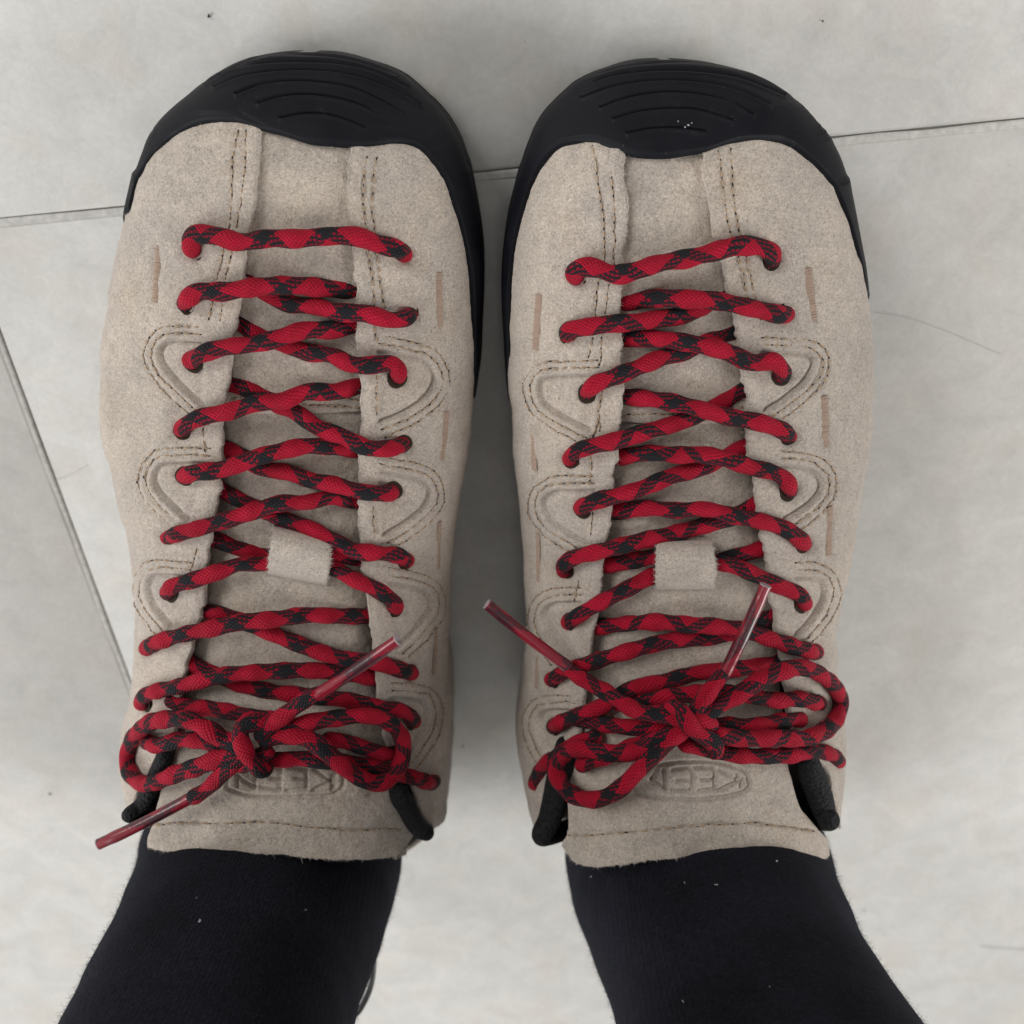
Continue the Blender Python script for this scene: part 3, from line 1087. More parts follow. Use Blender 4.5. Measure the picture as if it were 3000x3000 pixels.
           Cz((1050, 1292, 12.5), (1085, 1268, 13), (1200, 1190, 15), (1310, 1115, 17), (1415, 1043, 19))),
          (Cz((760, 1540, 8), (690, 1590, 8), (620, 1650, 7), (560, 1710, 6), (500, 1750, 6), (455, 1765, 6)),
           Cz((490, 1752, 6), (440, 1778, 6.2)) + [(440, 2395, 6), (370, 2433, 5), (290, 2473, 3)])],
    logo=dict(frame=[(655, 2313), (700, 2330), (760, 2339), (860, 2341), (950, 2338), (985, 2328), (1006, 2312), (1010, 2288), (1000, 2268), (960, 2254), (860, 2246), (760, 2246), (700, 2256), (662, 2285), (655, 2313)],
              strokes=[[(985, 2275), (982, 2314)], [(974, 2318), (975, 2278)], [(972, 2296), (918, 2262)], [(972, 2296), (916, 2322)],
                       [(895, 2315), (895, 2262), (840, 2255)], [(895, 2290), (862, 2287)], [(895, 2318), (836, 2321)],
                       [(815, 2318), (818, 2258), (765, 2258)], [(812, 2288), (788, 2286)], [(815, 2320), (760, 2312)],
                       [(740, 2312), (745, 2262)], [(740, 2312), (688, 2280)], [(688, 2280), (690, 2310)]]),
    fuzzseed=1)

DATA['right'] = dict(
    soleRows=(1140, 870),
    label='right beige suede shoe, both of its lace tips pointing up over the laces',
    Y0=-0.0155,
    heel=(0.048, 0.122, 0.085),
    outL=B((830, 127), (720, 132), (620, 152), (520, 188), (430, 238), (345, 315), (285, 392), (237, 490), (198, 600), (168, 720),
           (133, 860), (113, 1000), (108, 1150), (108, 1300), (116, 1450), (130, 1560), (150, 1680))
    + D((152, 0), (160, 150), (175, 300), (190, 450), (200, 600), (210, 750), (218, 900), (217, 1050), (213, 1200), (205, 1400),
        (200, 1550), (195, 1650), (205, 1750), (230, 1830), (262, 1875)) + [(1615, 2450), (1612, 2530)],
    outR=B((870, 127), (960, 132), (1080, 147), (1200, 177), (1300, 217), (1395, 278), (1472, 345), (1542, 425), (1592, 495), (1642, 605),
           (1673, 725), (1703, 850), (1734, 980), (1755, 1080), (1766, 1200), (1778, 1300), (1790, 1450), (1790, 1600), (1785, 1750))
    + D((1785, 0), (1780, 150), (1765, 250), (1745, 350), (1727, 450), (1710, 600), (1690, 700), (1662, 800), (1642, 900), (1628, 1000),
        (1622, 1080), (1635, 1200), (1655, 1350), (1667, 1500), (1667, 1600), (1655, 1720), (1640, 1800), (1622, 1840)) + [(2450, 2450), (2460, 2530)],
    ridge=[(1950, 150), (1955, 430), (1960, 700), (1980, 1000), (1990, 1300), (1995, 1600), (2010, 1900), (2020, 2200), (2050, 2550)],
    cap=B((150, 1660), (145, 1500), (150, 1350), (160, 1150), (170, 1000), (190, 850), (220, 750), (250, 670), (290, 600), (340, 540),
          (400, 505), (470, 493), (540, 500), (600, 525), (660, 548), (740, 562), (850, 565), (950, 550), (1040, 535), (1100, 510),
          (1200, 488), (1330, 488), (1400, 505), (1470, 550), (1550, 625), (1610, 700), (1660, 810), (1690, 890), (1720, 1000),
          (1745, 1090), (1762, 1190)),
    edgeL=B((660, 470), (660, 548), (655, 640), (665, 700), (675, 800), (670, 900), (655, 1000), (645, 1100), (640, 1200), (642, 1300),
            (645, 1400), (650, 1520), (648, 1600), (640, 1700), (632, 1800), (630, 1932))
    + D((625, 130), (618, 230), (618, 290), (605, 400), (600, 500), (580, 600), (560, 700), (555, 780), (545, 900), (525, 1000),
        (510, 1070), (490, 1200), (480, 1300), (465, 1400), (445, 1500), (400, 1590), (345, 1660), (325, 1750), (300, 1820), (262, 1880)),
    edgeR=B((1020, 460), (1025, 535), (1030, 640), (1045, 720), (1055, 800), (1070, 880), (1085, 950), (1110, 1040), (1130, 1120),
            (1145, 1200), (1165, 1300), (1180, 1400), (1195, 1500), (1210, 1580), (1220, 1680), (1222, 1800), (1225, 1932))
    + D((1228, 150), (1240, 250), (1250, 330), (1262, 420), (1275, 500), (1290, 570), (1305, 650), (1315, 750), (1330, 850),
        (1345, 920), (1350, 1000), (1370, 1080), (1385, 1150), (1400, 1250), (1410, 1350), (1425, 1430), (1450, 1560), (1520, 1590),
        (1570, 1610), (1595, 1690), (1608, 1780), (1618, 1830)),
    tongL=B((540, 1600)) + D((540, 200), (520, 500), (490, 800), (450, 1100), (420, 1350), (410, 1550), (400, 1700), (395, 1800))
    + F((203, 240), (178, 292), (182, 330), (190, 380)),
    tongR=B((1310, 1600)) + D((1310, 200), (1340, 500), (1400, 800), (1430, 1100), (1440, 1350), (1420, 1560), (1440, 1700), (1470, 1800))
    + F((1130, 190), (1165, 235), (1203, 285), (1207, 380)),
    tongTop=F((178, 300), (212, 345), (240, 365), (300, 375), (400, 368), (500, 355), (600, 342), (700, 332), (800, 328), (950, 328),
              (1050, 335), (1150, 350), (1195, 345), (1207, 330)),
    tongStitch=F((205, 256), (300, 258), (400, 252), (500, 243), (600, 232), (700, 222), (800, 216), (900, 214), (1000, 222), (1100, 235), (1150, 240)),
    ribs=[B((680, 460), (780, 440), (880, 435), (960, 440), (1030, 450)),
          B((620, 395), (740, 362), (880, 350), (1000, 357), (1150, 400)),
          B((560, 345), (650, 310), (760, 285), (880, 277), (1000, 287), (1120, 315), (1240, 370)),
          B((480, 300), (600, 255), (740, 230), (880, 225), (1020, 235), (1160, 265), (1310, 335)),
          B((460, 262), (600, 210), (750, 188), (900, 184), (1050, 195), (1200, 225), (1370, 295)),
          B((500, 217), (650, 175), (800, 157), (950, 155), (1100, 171), (1250, 207), (1400, 285)),
          B((600, 168), (800, 140), (950, 139), (1100, 155), (1250, 195))],
    tabs=[('R', B((1290, 1445), (1390, 1448), (1490, 1455), (1525, 1492), (1490, 1560), (1400, 1640), (1300, 1705))),
          ('R', D((1370, 262), (1450, 265), (1525, 287), (1558, 340), (1525, 405), (1460, 460), (1390, 500))),
          ('R', D((1440, 765), (1500, 765), (1560, 782), (1570, 850), (1535, 925), (1490, 980), (1440, 1030))),
          ('L', B((540, 1550), (420, 1552), (300, 1562), (275, 1605), (300, 1675), (400, 1740), (510, 1795))),
          ('L', D((520, 373), (430, 372), (340, 377), (292, 425), (325, 500), (410, 560), (495, 610))),
          ('L', D((460, 880), (400, 878), (330, 887), (292, 935), (312, 1005), (345, 1060), (385, 1115))),
          ('L', D((440, 1368), (370, 1365), (295, 1372), (268, 1415), (282, 1480), (305, 1530), (340, 1590)))],
    seams=[B((520, 510), (535, 600), (548, 700), (565, 820), (570, 930), (568, 1040), (540, 1150), (530, 1250), (515, 1400), (500, 1460)),
           B((595, 530), (603, 600), (612, 700), (617, 820), (615, 950), (612, 1040), (590, 1150), (580, 1250), (560, 1400), (550, 1500)),
           B((1090, 530), (1102, 620), (1115, 740), (1130, 850), (1150, 930), (1190, 1040), (1212, 1150), (1220, 1250)),
           B((1143, 520), (1152, 640), (1160, 760), (1175, 860), (1195, 930), (1225, 1050), (1252, 1170), (1280, 1290)),
           B((560, 1620), (548, 1700), (548, 1800)), D((545, 40), (520, 150), (505, 320)), D((520, 470), (512, 560)),
           D((455, 780), (440, 860))],
    vampStitch=[B((640, 1700), (760, 1690), (900, 1690), (1080, 1700), (1230, 1700)),
                B((640, 1740), (760, 1728), (900, 1728), (1080, 1738), (1230, 1740))],
    vampY=1225, bars=[B((272, 1180), (264, 1300), (255, 1430)), B((240, 1770), (246, 1880)) + D((250, 275)), D((265, 560), (267, 670), (268, 780)),
                      D((265, 1120), (260, 1190), (258, 1260)), B((1500, 1060), (1512, 1180), (1530, 1300)),
                      B((1575, 1640), (1578, 1750), (1580, 1870)), D((1600, 440), (1598, 550), (1595, 660))],
    keeper=D((812, 590), (1058, 586), (1074, 815), (806, 818)),
    collarL=[(1655, 2215, 33), (1637, 2275, 36), (1625, 2340, 36), (1610, 2405, 34), (1600, 2450, 28)],
    collarR=[(2362, 2215, 33), (2380, 2275, 38), (2402, 2335, 38), (2416, 2385, 33), (2423, 2405, 29)],
    rows=dict(a=[B((1190, 1100), (1135, 1160), (1060, 1210), (940, 1270), (820, 1290), (700, 1305), (600, 1312), (500, 1325), (420, 1340), (402, 1370)),
                 B((1250, 1290), (1165, 1345), (1050, 1385), (930, 1440), (820, 1470), (720, 1512), (620, 1552), (530, 1585), (492, 1630)),
                 B((1300, 1560), (1200, 1610), (1120, 1660), (1000, 1720), (900, 1762), (780, 1795), (650, 1835), (520, 1865), (440, 1892), (415, 1930)),
                 D((1310, 110), (1210, 170), (1120, 215), (1000, 270), (880, 300), (760, 350), (650, 385), (540, 412), (475, 440), (468, 455)),
                 D((1340, 400), (1240, 440), (1150, 490), (1040, 520), (920, 555), (800, 580), (680, 610), (560, 640), (450, 665), (390, 700), (395, 735)),
                 D((1380, 580), (1270, 635), (1180, 660), (1080, 680), (940, 725), (800, 750), (700, 800), (600, 850), (500, 905), (405, 965)),
                 D((1410, 920), (1300, 950), (1180, 1000), (1050, 1030), (900, 1042), (760, 1072), (620, 1112), (500, 1150), (400, 1185), (330, 1225)),
                 D((1450, 1110), (1350, 1150), (1200, 1170), (1000, 1192), (850, 1230), (700, 1262), (600, 1325), (500, 1370), (400, 1405), (335, 1440)),
                 ],
              b=[B((570, 1225), (680, 1215), (800, 1197), (950, 1200), (1080, 1208), (1200, 1232), (1300, 1255), (1380, 1272), (1398, 1260)),
                 B((560, 1365), (660, 1375), (800, 1380), (900, 1390), (1020, 1410), (1130, 1440), (1240, 1488), (1330, 1480), (1372, 1510), (1380, 1550)),
                 B((560, 1610), (660, 1640), (780, 1652), (900, 1672), (1020, 1702), (1130, 1732), (1260, 1755), (1370, 1790), (1415, 1825)),
                 D((530, 205), (640, 215), (770, 197), (900, 205), (1020, 205), (1130, 225), (1240, 262), (1340, 285), (1400, 325), (1412, 375)),
                 D((520, 430), (630, 460), (760, 445), (900, 457), (1030, 450), (1150, 480), (1270, 502), (1380, 535), (1450, 580), (1482, 615)),
                 D((480, 690), (580, 705), (700, 685), (800, 668), (940, 662), (1080, 690), (1180, 715), (1280, 760), (1380, 805), (1460, 840), (1480, 885)),
                 D((450, 985), (550, 982), (680, 970), (820, 960), (950, 975), (1080, 980), (1200, 1000), (1320, 1035), (1430, 1075), (1540, 1100)),
                 D((600, 1330, ), (700, 1320), (820, 1300), (950, 1290), (1100, 1280), (1200, 1290), (1350, 1315), (1450, 1310), (1550, 1330)),
                 ]),
    over='b',
    bar0=B((452, 1105), (432, 1080), (470, 1055), (550, 1065), (620, 1088), (720, 1070), (830, 1037), (960, 1012), (1080, 985), (1180, 958), (1270, 960), (1325, 985), (1335, 1030)),
    extra=[D((430, 1400, -1), (550, 1420, 1), (700, 1440, 3), (850, 1440, 3), (1000, 1440, 3)),
           D((450, 1620, 2), (520, 1590, 3), (640, 1550, 3.5), (760, 1500, 4), (860, 1460, 5)),
           D((900, 1500, 3), (1000, 1530, 3), (1150, 1560, 3), (1300, 1570, 3), (1430, 1560, 3), (1520, 1545, 3), (1600, 1560, 2.5), (1640, 1600, -1)),
           D((1480, 1400, -1), (1380, 1410, 2), (1260, 1430, 3), (1150, 1430, 3), (1050, 1430, 4)),
           D((560, 1470, 0), (450, 1510, 2), (370, 1560, 2.5), (300, 1610, 2.5), (262, 1670, 1), (255, 1710, -2))],
    loops=[D((960, 1430, 8), (880, 1490, 8), (800, 1560, 8), (720, 1640, 8), (640, 1720, 7.5), (540, 1765, 7), (440, 1750, 6.5), (375, 1690, 6), (358, 1610, 5.5),
             (400, 1550, 5.5), (480, 1535, 6), (580, 1555, 6), (700, 1550, 6), (800, 1505, 7), (900, 1450, 8)),
           D((1000, 1400, 8), (1090, 1340, 8), (1180, 1290, 8), (1270, 1230, 8), (1370, 1185, 8), (1470, 1168, 8), (1560, 1205, 7.5), (1625, 1270, 6.5), (1640, 1350, 6),
             (1600, 1430, 6), (1500, 1485, 6.5), (1380, 1487, 6.5), (1270, 1490, 6.5), (1160, 1485, 7), (1060, 1470, 8))],
    knot=[D((860, 1400, 6), (880, 1350, 9), (920, 1365, 11), (960, 1430, 12.5), (1000, 1470, 12.5), (1060, 1500, 11), (1080, 1540, 9), (1050, 1560, 6)),
          D((1080, 1440, 7), (1040, 1420, 9), (990, 1400, 10), (940, 1400, 9))],
    ends=[(D((950, 1420, 9), (850, 1385, 8.5), (740, 1370, 8.5), (660, 1330, 8), (580, 1280, 8), (500, 1235, 8), (430, 1190, 8.5), (385, 1150, 9)),
           D((410, 1165, 8.8), (365, 1130, 9), (280, 1060, 10), (180, 990, 11), (40, 880, 13))),
          (D((970, 1400, 8), (1010, 1330, 9), (1050, 1270, 10), (1090, 1220, 11), (1135, 1165, 12)),
           D((1120, 1190, 11.5), (1145, 1140, 12), (1200, 1010, 14), (1250, 900, 16), (1303, 795, 18)))],
    logo=dict(frame=[(1860, 2330), (1920, 2343), (2010, 2348), (2090, 2345), (2160, 2332), (2198, 2316), (2200, 2295), (2188, 2268), (2150, 2250), (2080, 2240),
                     (1990, 2240), (1925, 2250), (1880, 2280), (1855, 2315), (1860, 2330)],
              strokes=[[(2184, 2288), (2176, 2312)], [(2172, 2290), (2166, 2276)], [(2166, 2290), (2110, 2262)], [(2166, 2294), (2112, 2322)],
                       [(2098, 2310), (2100, 2270), (2090, 2258), (2038, 2256)], [(2098, 2291), (2060, 2292)], [(2098, 2318), (2052, 2323)],
                       [(2028, 2320), (2032, 2280), (2018, 2258), (1972, 2262)], [(2014, 2292), (1985, 2292)], [(2028, 2324), (1968, 2320)],
                       [(1950, 2318), (1944, 2264)], [(1950, 2318), (1905, 2290)], [(1905, 2290), (1925, 2262)]]),
    fuzzseed=2)
# ------------------------------------------------------------------ shoes
R_LACE = 0.00260


def build_shoe(key):
    Dt = DATA[key]
    S = Shoe(Dt['outL'], Dt['outR'], Dt['ridge'], Dt['Y0'], Dt['heel'], Dt['soleRows'])
    print('fit', key, S.err, S.Y0, Dt['Y0'])
    Dt['Y0'] = S.Y0
    rng = np.random.default_rng(Dt['fuzzseed'])
    cx = 0.5 * (Dt['heel'][0] + Dt['heel'][1])
    root = bpy.data.objects.new('shoe', None)
    COL.objects.link(root)
    # the empty stands at the heel; its parts keep world coordinates
    root.location = (0, 0, 0)
    tag(root, Dt['label'], 'shoe', 'pair of suede lace-up shoes')

    # ---- boundaries in surface coordinates
    def curve(trace, n=4):
        c = catmull(np.array(trace)[:, :2], n)
        yt = S.inv(c)
        return c, yt

    cL, yL = curve(Dt['edgeL'])
    cR, yR = curve(Dt['edgeR'])
    # keep boundary monotone in Y
    def mono(yt):
        Y, T = [yt[0, 0]], [yt[0, 1]]
        for a, b in yt[1:]:
            if a < Y[-1] - 2e-5:
                Y.append(a); T.append(b)
        return np.array(Y), np.array(T)
    YL, TL = mono(yL); YR, TR = mono(yR)

    def t_of_z(Y, z):
        zw, h = S.par(Y, 'zw'), S.par(Y, 'h')
        r = np.clip((z - zw) / (h - zw), 0, 1)
        return 0.10 + 0.40 * (np.arcsin(r ** (2.1 / 2)) / (math.pi / 2))
    # collar line behind the eyestay
    yback = np.linspace(-0.275, -0.334, 12)
    zc = np.interp(-yback, [.275, .30, .335], [.056, .054, .068])
    tb = t_of_z(yback, zc)
    kL = YL > -0.262; kR = YR > -0.262
    YLb, TLb = np.r_[YL[kL], yback], np.r_[TL[kL], tb]
    YRb, TRb = np.r_[YR[kR], yback], np.r_[TR[kR], 1 - tb]
    tL = lambda Y: interp_sorted(-Y, -YLb, TLb)
    tR = lambda Y: interp_sorted(-Y, -YRb, TRb)

    # ---- relief on the quarters
    rel = Relief()
    stitch_lines = [np.array(s) for s in Dt['seams']]
    for side, tab in Dt['tabs']:
        c = catmull(np.array(tab), 6)
        sg = 1 if side == 'L' else -1
        poly = np.vstack([c, c[:1]])
        rel.patch(c, -0.0006, 3.0)
        rel.groove(c, 5.0, -0.0015)
        rel.groove(offset_poly(c, sg * 12), 7, 0.0004)
        rel.groove(offset_poly(c, sg * 36), 7, 0.0002)
        s1 = offset_poly(c, sg * 25)
        s2 = offset_poly(c, sg * 46)
        m = len(c)
        stitch_lines += [s1[::4], s2[::4]]
    for sl in stitch_lines:
        rel.groove(sl, 5, -0.0002)
    for b in Dt['bars']:
        rel.groove(b, 13, -0.0006)
    eyes = []
    for g in ('a', 'b'):
        for r in Dt['rows'][g]:
            eyes.append(r[-1])
    eyes += [Dt['bar0'][0], Dt['bar0'][-1]]
    for e in eyes:
        rel.f.append(('g', np.array([e[:2], (e[0] + .1, e[1])]), 25, -0.0022))
    relq = rel

    def quarter(side):
        n_r, n_c = 640, 150
        y_start = Dt['Y0'] - 0.010
        Y = np.linspace(y_start, -0.3345, n_r)
        te = tL(Y) if side == 'L' else tR(Y)
        jit = (smooth_noise(n_r, 3, rng) * 0.0011 + smooth_noise(n_r, 10, rng) * 0.0008)
        jit *= (Y < Dt['Y0'] - 0.02) & (Y > -0.26)
        te = te + jit
        te = np.maximum(te, 0.05) if side == 'L' else np.minimum(te, 0.95)
        out = 0.0 if side == 'L' else 1.0
        tau = np.linspace(0, 1, n_c)
        T = out + (te[:, None] - out) * tau[None]
        YY = np.broadcast_to(Y[:, None], T.shape)
        P = S.P(YY, T)
        px, py, dep = proj(P)
        nv = S.N(YY, T) * S.flip
        h = relq(px, py)
        h += noise2(px, py, 60, 5, 0.00022) + noise2(px, py, 17, 6, 0.00007) + noise2(px, py, 6, 9, 0.00003)
        # slight roll-up of the cut edge
        de = np.abs(te[:, None] - T)
        h += 0.00045 * np.exp(-((de - .010) / 0.012) ** 2)
        vis = (YY < Dt['Y0'] - 0.012)
        G = P + nv * h[..., None]
        # cut edge: rounded lip and thickness
        w = np.sign(te - out)[:, None]
        lips = []
        last = G[:, -1]
        tdir = (S.P(Y, te) - S.P(Y, te - 0.004 * w[:, 0]))
        tdir /= np.linalg.norm(tdir, axis=1)[:, None] + 1e-9
        nl = nv[:, -1]
        for f, dz in ((0.00025, -0.0003), (0.00035, -0.0009), (0.0003, -0.0016), (-0.0002, -0.0021), (-0.004, -0.0022),
                      (-0.008, -0.0022)):
            lips.append(last + tdir * f + nl * dz)
        G = np.concatenate([G, np.stack(lips, 1)], 1)
        b = Bag()
        b.grid(G, flip=(side == 'L'))
        o = b.build('quarter', SUEDE, root)
        o['label'] = ('outer suede side panel' if (side == 'L') == (key == 'left') else 'inner suede side panel')
        return G, Y, te, nl, tdir

    fz = Bag()
    for side in 'LR':
        G, Y, te, nl, td = quarter(side)
        m = (Y < Dt['Y0'] - 0.018) & (Y > -0.262)
        P = G[m, 149]
        hairs(fz, P, nl[m], td[m], 1700, 0.0003, 0.0010, 0.00005, rng)

    # ---- vamp (front strip) and tongue
    def strip(name, Yf, tl, tr, offs, nr, nc, mat, rl, label=None, lip=True):
        sg = np.linspace(0, 1, nr)[:, None]
        tau = np.linspace(0, 1, nc)[None]
        Y = Yf(sg, tau)
        T = tl(Y) + (tr(Y) - tl(Y)) * tau
        P = S.P(Y, T)
        nv = S.N(Y, T) * S.flip
        px, py, dep = proj(P)
        h = offs(Y, T, px, py) + rl(px, py)
        h = h + noise2(px, py, 70, 15, 0.0003) + noise2(px, py, 17, 16, 0.00008) + noise2(px, py, 6, 9, 0.00003)
        G = P + nv * h[..., None]
        if lip:
            L = G[-1]; nl = nv[-1]
            dr = G[-1] - G[-4]; dr /= np.linalg.norm(dr, axis=1)[:, None] + 1e-9
            ex = [L + dr * f + nl * z for f, z in ((.0003, -.0003), (.0004, -.0010), (.0002, -.0017), (-.001, -.0021), (-.006, -.0022))]
            G = np.concatenate([G, np.stack(ex, 0)], 0)
        b = Bag(); b.grid(G)
        o = b.build(name, mat, root)
        if label: o['label'] = label
        return o, G, nv, Y, T

    yv = S.inv([(870 if key == 'left' else 1990, Dt['vampY'] + 20)])[0, 0]
    rv = Relief()
    for v in Dt['vampStitch']:
        rv.groove(v, 4.5, -0.0003)

    def voff(Y, T, px, py):
        return np.interp(-Y, [-(Dt['Y0'] - .02), -(Dt['Y0'] - .045), -(Dt['Y0'] - .07)], [-.0014, -.0021, -.0038]) + 0 * T
    strip('vamp', lambda s, u: (Dt['Y0'] - 0.010) + (yv - (Dt['Y0'] - 0.010)) * s + 0 * u,
          lambda Y: tL(Y) - 0.035, lambda Y: tR(Y) + 0.035, voff, 260, 110, SUEDE_T, rv)

    _, ytl = curve(Dt['tongL']); _, ytr = curve(Dt['tongR'])
    a1, b1 = mono(ytl); a2, b2 = mono(ytr)
    _, ytt = curve(Dt['tongTop'])
    tgl = lambda Y: interp_sorted(-Y, -a1, b1)
    tgr = lambda Y: interp_sorted(-Y, -a2, b2)
    tau_top = np.clip((ytt[:, 1] - tgl(ytt[:, 0])) / (tgr(ytt[:, 0]) - tgl(ytt[:, 0])), 0, 1)
    ntt = 220
    topj = smooth_noise(ntt, 2.2, rng) * 0.00012 + smooth_noise(ntt, 8, rng) * 0.0001

    def Yt(s, u):
        yt = interp_sorted(u, tau_top, ytt[:, 0]) + np.interp(u, np.linspace(0, 1, ntt), topj)
        y0 = yv + 0.006
        return y0 + (yt - y0) * s
    rt = Relief()
    lg = Dt['logo']
    fr = catmull(np.array(lg['frame'], float), 5)
    rt.patch(fr, -0.00025, 3)
    rt.groove(np.array(lg['frame'], float), 4.5, -0.0011)
    for st in lg['strokes']:
        rt.f.append(('g', np.array(st, float), 4.5, -0.0012))
    rt.groove(Dt['tongStitch'], 5, -0.0005)

    def toff(Y, T, px, py):
        base = np.interp(-Y, [-yv, -yv + .02, .19, .21, .225], [-.0052, -.0050, -.0045, -.0015, -.0010])
        # soft padding: fuller along the middle
        u = np.clip((T - tgl(Y)) / (tgr(Y) - tgl(Y)), 0, 1)
        e = np.clip(u * (1 - u) * 4, 0, 1)
        return base - 0.0022 * (1 - e) ** 2 * np.clip((Y + .215) / .02, 0, 1)
    tongue, Gt, nvt, Ytg, Ttg = strip('tongue', Yt, tgl, tgr, toff, 520, ntt, SUEDE_T, rt,
                                      'suede tongue with the maker\'s name pressed into it, upside down')
    top = Gt[519]
    dr = Gt[519] - Gt[510]; dr /= np.linalg.norm(dr, axis=1)[:, None] + 1e-9
    hairs(fz, top, nvt[-1], dr, 900, 0.0002, 0.0007, 0.00005, rng)
    hairs(fz, top, nvt[-1], dr, 25, 0.001, 0.0022, 0.00008, rng)

    # ---- rubber toe cap and rand
    cc, yc = curve(Dt['cap'], 4)
    o_ = np.argsort(yc[:, 1])
    ct, cy = yc[o_, 1], yc[o_, 0]
    keep = (ct > 0.11) & (ct < 0.89)
    ct, cy = ct[keep], cy[keep]
    g0, g1 = cy[0], cy[-1]
    ct = np.r_[0.0, 0.06, ct, 0.94, 1.0]
    cy = np.r_[g0 - .012, g0 - .007, cy, g1 - .007, g1 - .012]
    relc = Relief()
    for ri, r in enumerate(Dt['ribs']):
        relc.groove(r, 3.4, -0.0009 if ri < 5 else -0.0004)
        relc.groove(np.array(r)[:, :2] + [0, 9], 5, 0.0003)
    nt_, ns_ = 420, 230
    t = np.linspace(0, 1, nt_)
    yb = np.interp(t, ct, cy)
    yb5 = np.convolve(np.pad(yb, 2, 'edge'), np.ones(5) / 5, 'valid')
    yb25 = np.convolve(np.pad(yb5, 12, 'edge'), np.ones(25) / 25, 'valid')
    ks_ = np.clip((np.minimum(t, 1 - t) - .16) / .08, 0, 1)
    yb = yb5 * ks_ + yb25 * (1 - ks_)
    s_ = np.linspace(0, 1, ns_) ** 1.6
    YY = (Dt['Y0'] - 2e-5) + (yb[None] - Dt['Y0']) * s_[:, None]
    TT = np.broadcast_to(t[None], YY.shape)
    P = S.P(YY, TT); nv = S.N(YY, TT) * S.flip
    px, py, _ = proj(P)
    yl_, yr_ = yb[:nt_ // 3].min(), yb[-nt_ // 3:].min()
    yend = np.where(t < .5, yl_, yr_)[None]
    k3 = np.clip((YY - yend) / 0.05, 0, 1)
    thick = 0.0002 + 0.0014 * k3 * k3 * (3 - 2 * k3)
    h = thick + relc(px, py) * np.clip((TT - .1) / .12, 0, 1) * np.clip((.9 - TT) / .12, 0, 1)
    h[:3] = 0.0016
    edge = np.clip((YY - yb[None]) / 0.0012, 0, 1)
    h = h * np.sqrt(np.clip(1 - (1 - edge) ** 2, 0, 1)) - 0.0003 * (1 - edge)
    # stable normals at the tip
    nv[0] = np.array([0, 1.0, 0.1]); nv[1] = np.array([0, 1.0, 0.1])
    G = P + nv * h[..., None]
    b = Bag(); b.grid(G)
    tc = b.build('toe_cap', RUBBER, root)
    tc['label'] = 'black rubber toe cap with curved ribs'
    # frayed suede line where the leather meets the rubber
    ecap = G[-1]
    hairs(fz, ecap[60:360], nv[-1][60:360], np.tile([0, 0.8, 0.2], (300, 1)), 420, 0.0002, 0.0007, 0.00004, rng)
    f = fz.build('suede_fuzz', FUZZ, root, smooth=False)
    f['kind'] = 'stuff'

    # ---- outsole: a shaped slab with a stepped side
    ys = np.r_[Dt['Y0'] - 0.04 * np.linspace(0, 1, 30) ** 2, np.linspace(Dt['Y0'] - 0.042, -0.29, 60), -0.337 + 0.047 * (1 - np.linspace(0.02, 1, 24)) ** 1.5]
    xl, xr = S.par(ys, 'xl'), S.par(ys, 'xr')
    inner_extra = 1.0
    def flare(row):
        y = -on_plane(1500, row, 0.015)[1]
        return np.interp(-ys, [y - .03, y, y + .02, y + .05, y + .08, .337], [.0006, -.0002, -.006, -.010, -.009, -.004])
    rl_, rr_ = Dt['soleRows']
    loop = np.r_[np.stack([xl - flare(rl_), ys], 1)[::-1], np.stack([xr + flare(rr_), ys], 1)]
    # grow the tip forward a touch
    mid = loop.mean(0)
    prof = [(-0.002, 0.0), (0.0, 0.0012), (0.0006, 0.006), (-0.0004, 0.0072), (-0.0004, 0.0082), (0.0007, 0.0095), (0.0008, 0.016),
            (0.0, 0.0185), (-0.003, 0.0195), (-0.012, 0.0200)]
    Tn = np.gradient(loop, axis=0); Tn /= np.linalg.norm(Tn, axis=1)[:, None] + 1e-9
    No = np.stack([-Tn[:, 1], Tn[:, 0]], 1)
    if ((loop - mid) * No).sum(1).mean() < 0: No = -No
    spring = 0.0012 * np.clip((loop[:, 1] - (Dt['Y0'] - 0.04)) / 0.04, 0, 1) ** 2
    rings = []
    for o2, z in prof:
        q = loop + No * o2
        rings.append(np.c_[q, z + spring])
    Gs = np.stack(rings, 0)
    bb = Bag(); bb.grid(Gs, closed=True)
    # fill the underside and top
    nL = len(loop)
    V = np.concatenate(bb.V); Fq = [np.concatenate(bb.F)]
    half = nL // 2
    for ring in (0, len(prof) - 1):
        o3 = ring * nL
        i = np.arange(half - 1)
        Fq.append(np.stack([o3 + i, o3 + i + 1, o3 + nL - 2 - i, o3 + nL - 1 - i], 1))
    so = mesh_obj('outsole', V, np.vstack(Fq), RUBBER, root)
    so['label'] = 'black rubber outsole'

    # ---- collar lining rolls (black padded edge around the ankle opening)
    b = Bag()
    for side, cl in (('L', Dt['collarL']), ('R', Dt['collarR'])):
        c = np.array(cl, float)
        p = S.place(c[:, :2], 0.0005)
        dep = proj(p)[2]
        rad = c[:, 2] / FOC * dep
        yy = np.linspace(-0.290, -0.333, 8)
        zz = np.interp(-yy, [.27, .30, .335], [.054, .054, .066])
        tt = t_of_z(yy, zz)
        tt = tt if side == 'L' else 1 - tt
        back = S.off(yy, tt, -0.0045 + 0 * yy)
        back[:, 2] -= np.linspace(0.012, 0, len(yy))
        lead = ray(np.array([c[0, 0]]), np.array([c[0, 1] - 60]), np.array([dep[0] + 0.004]))
        path = np.vstack([lead, p, back])
        rr = np.r_[rad[0], rad, np.full(len(back), 0.0035)]
        cp = catmull(np.c_[path, rr], 8)
        tube(b, cp[:, :3], cp[:, 3], 20, 0.0012, pulse=0, wob=0.01)
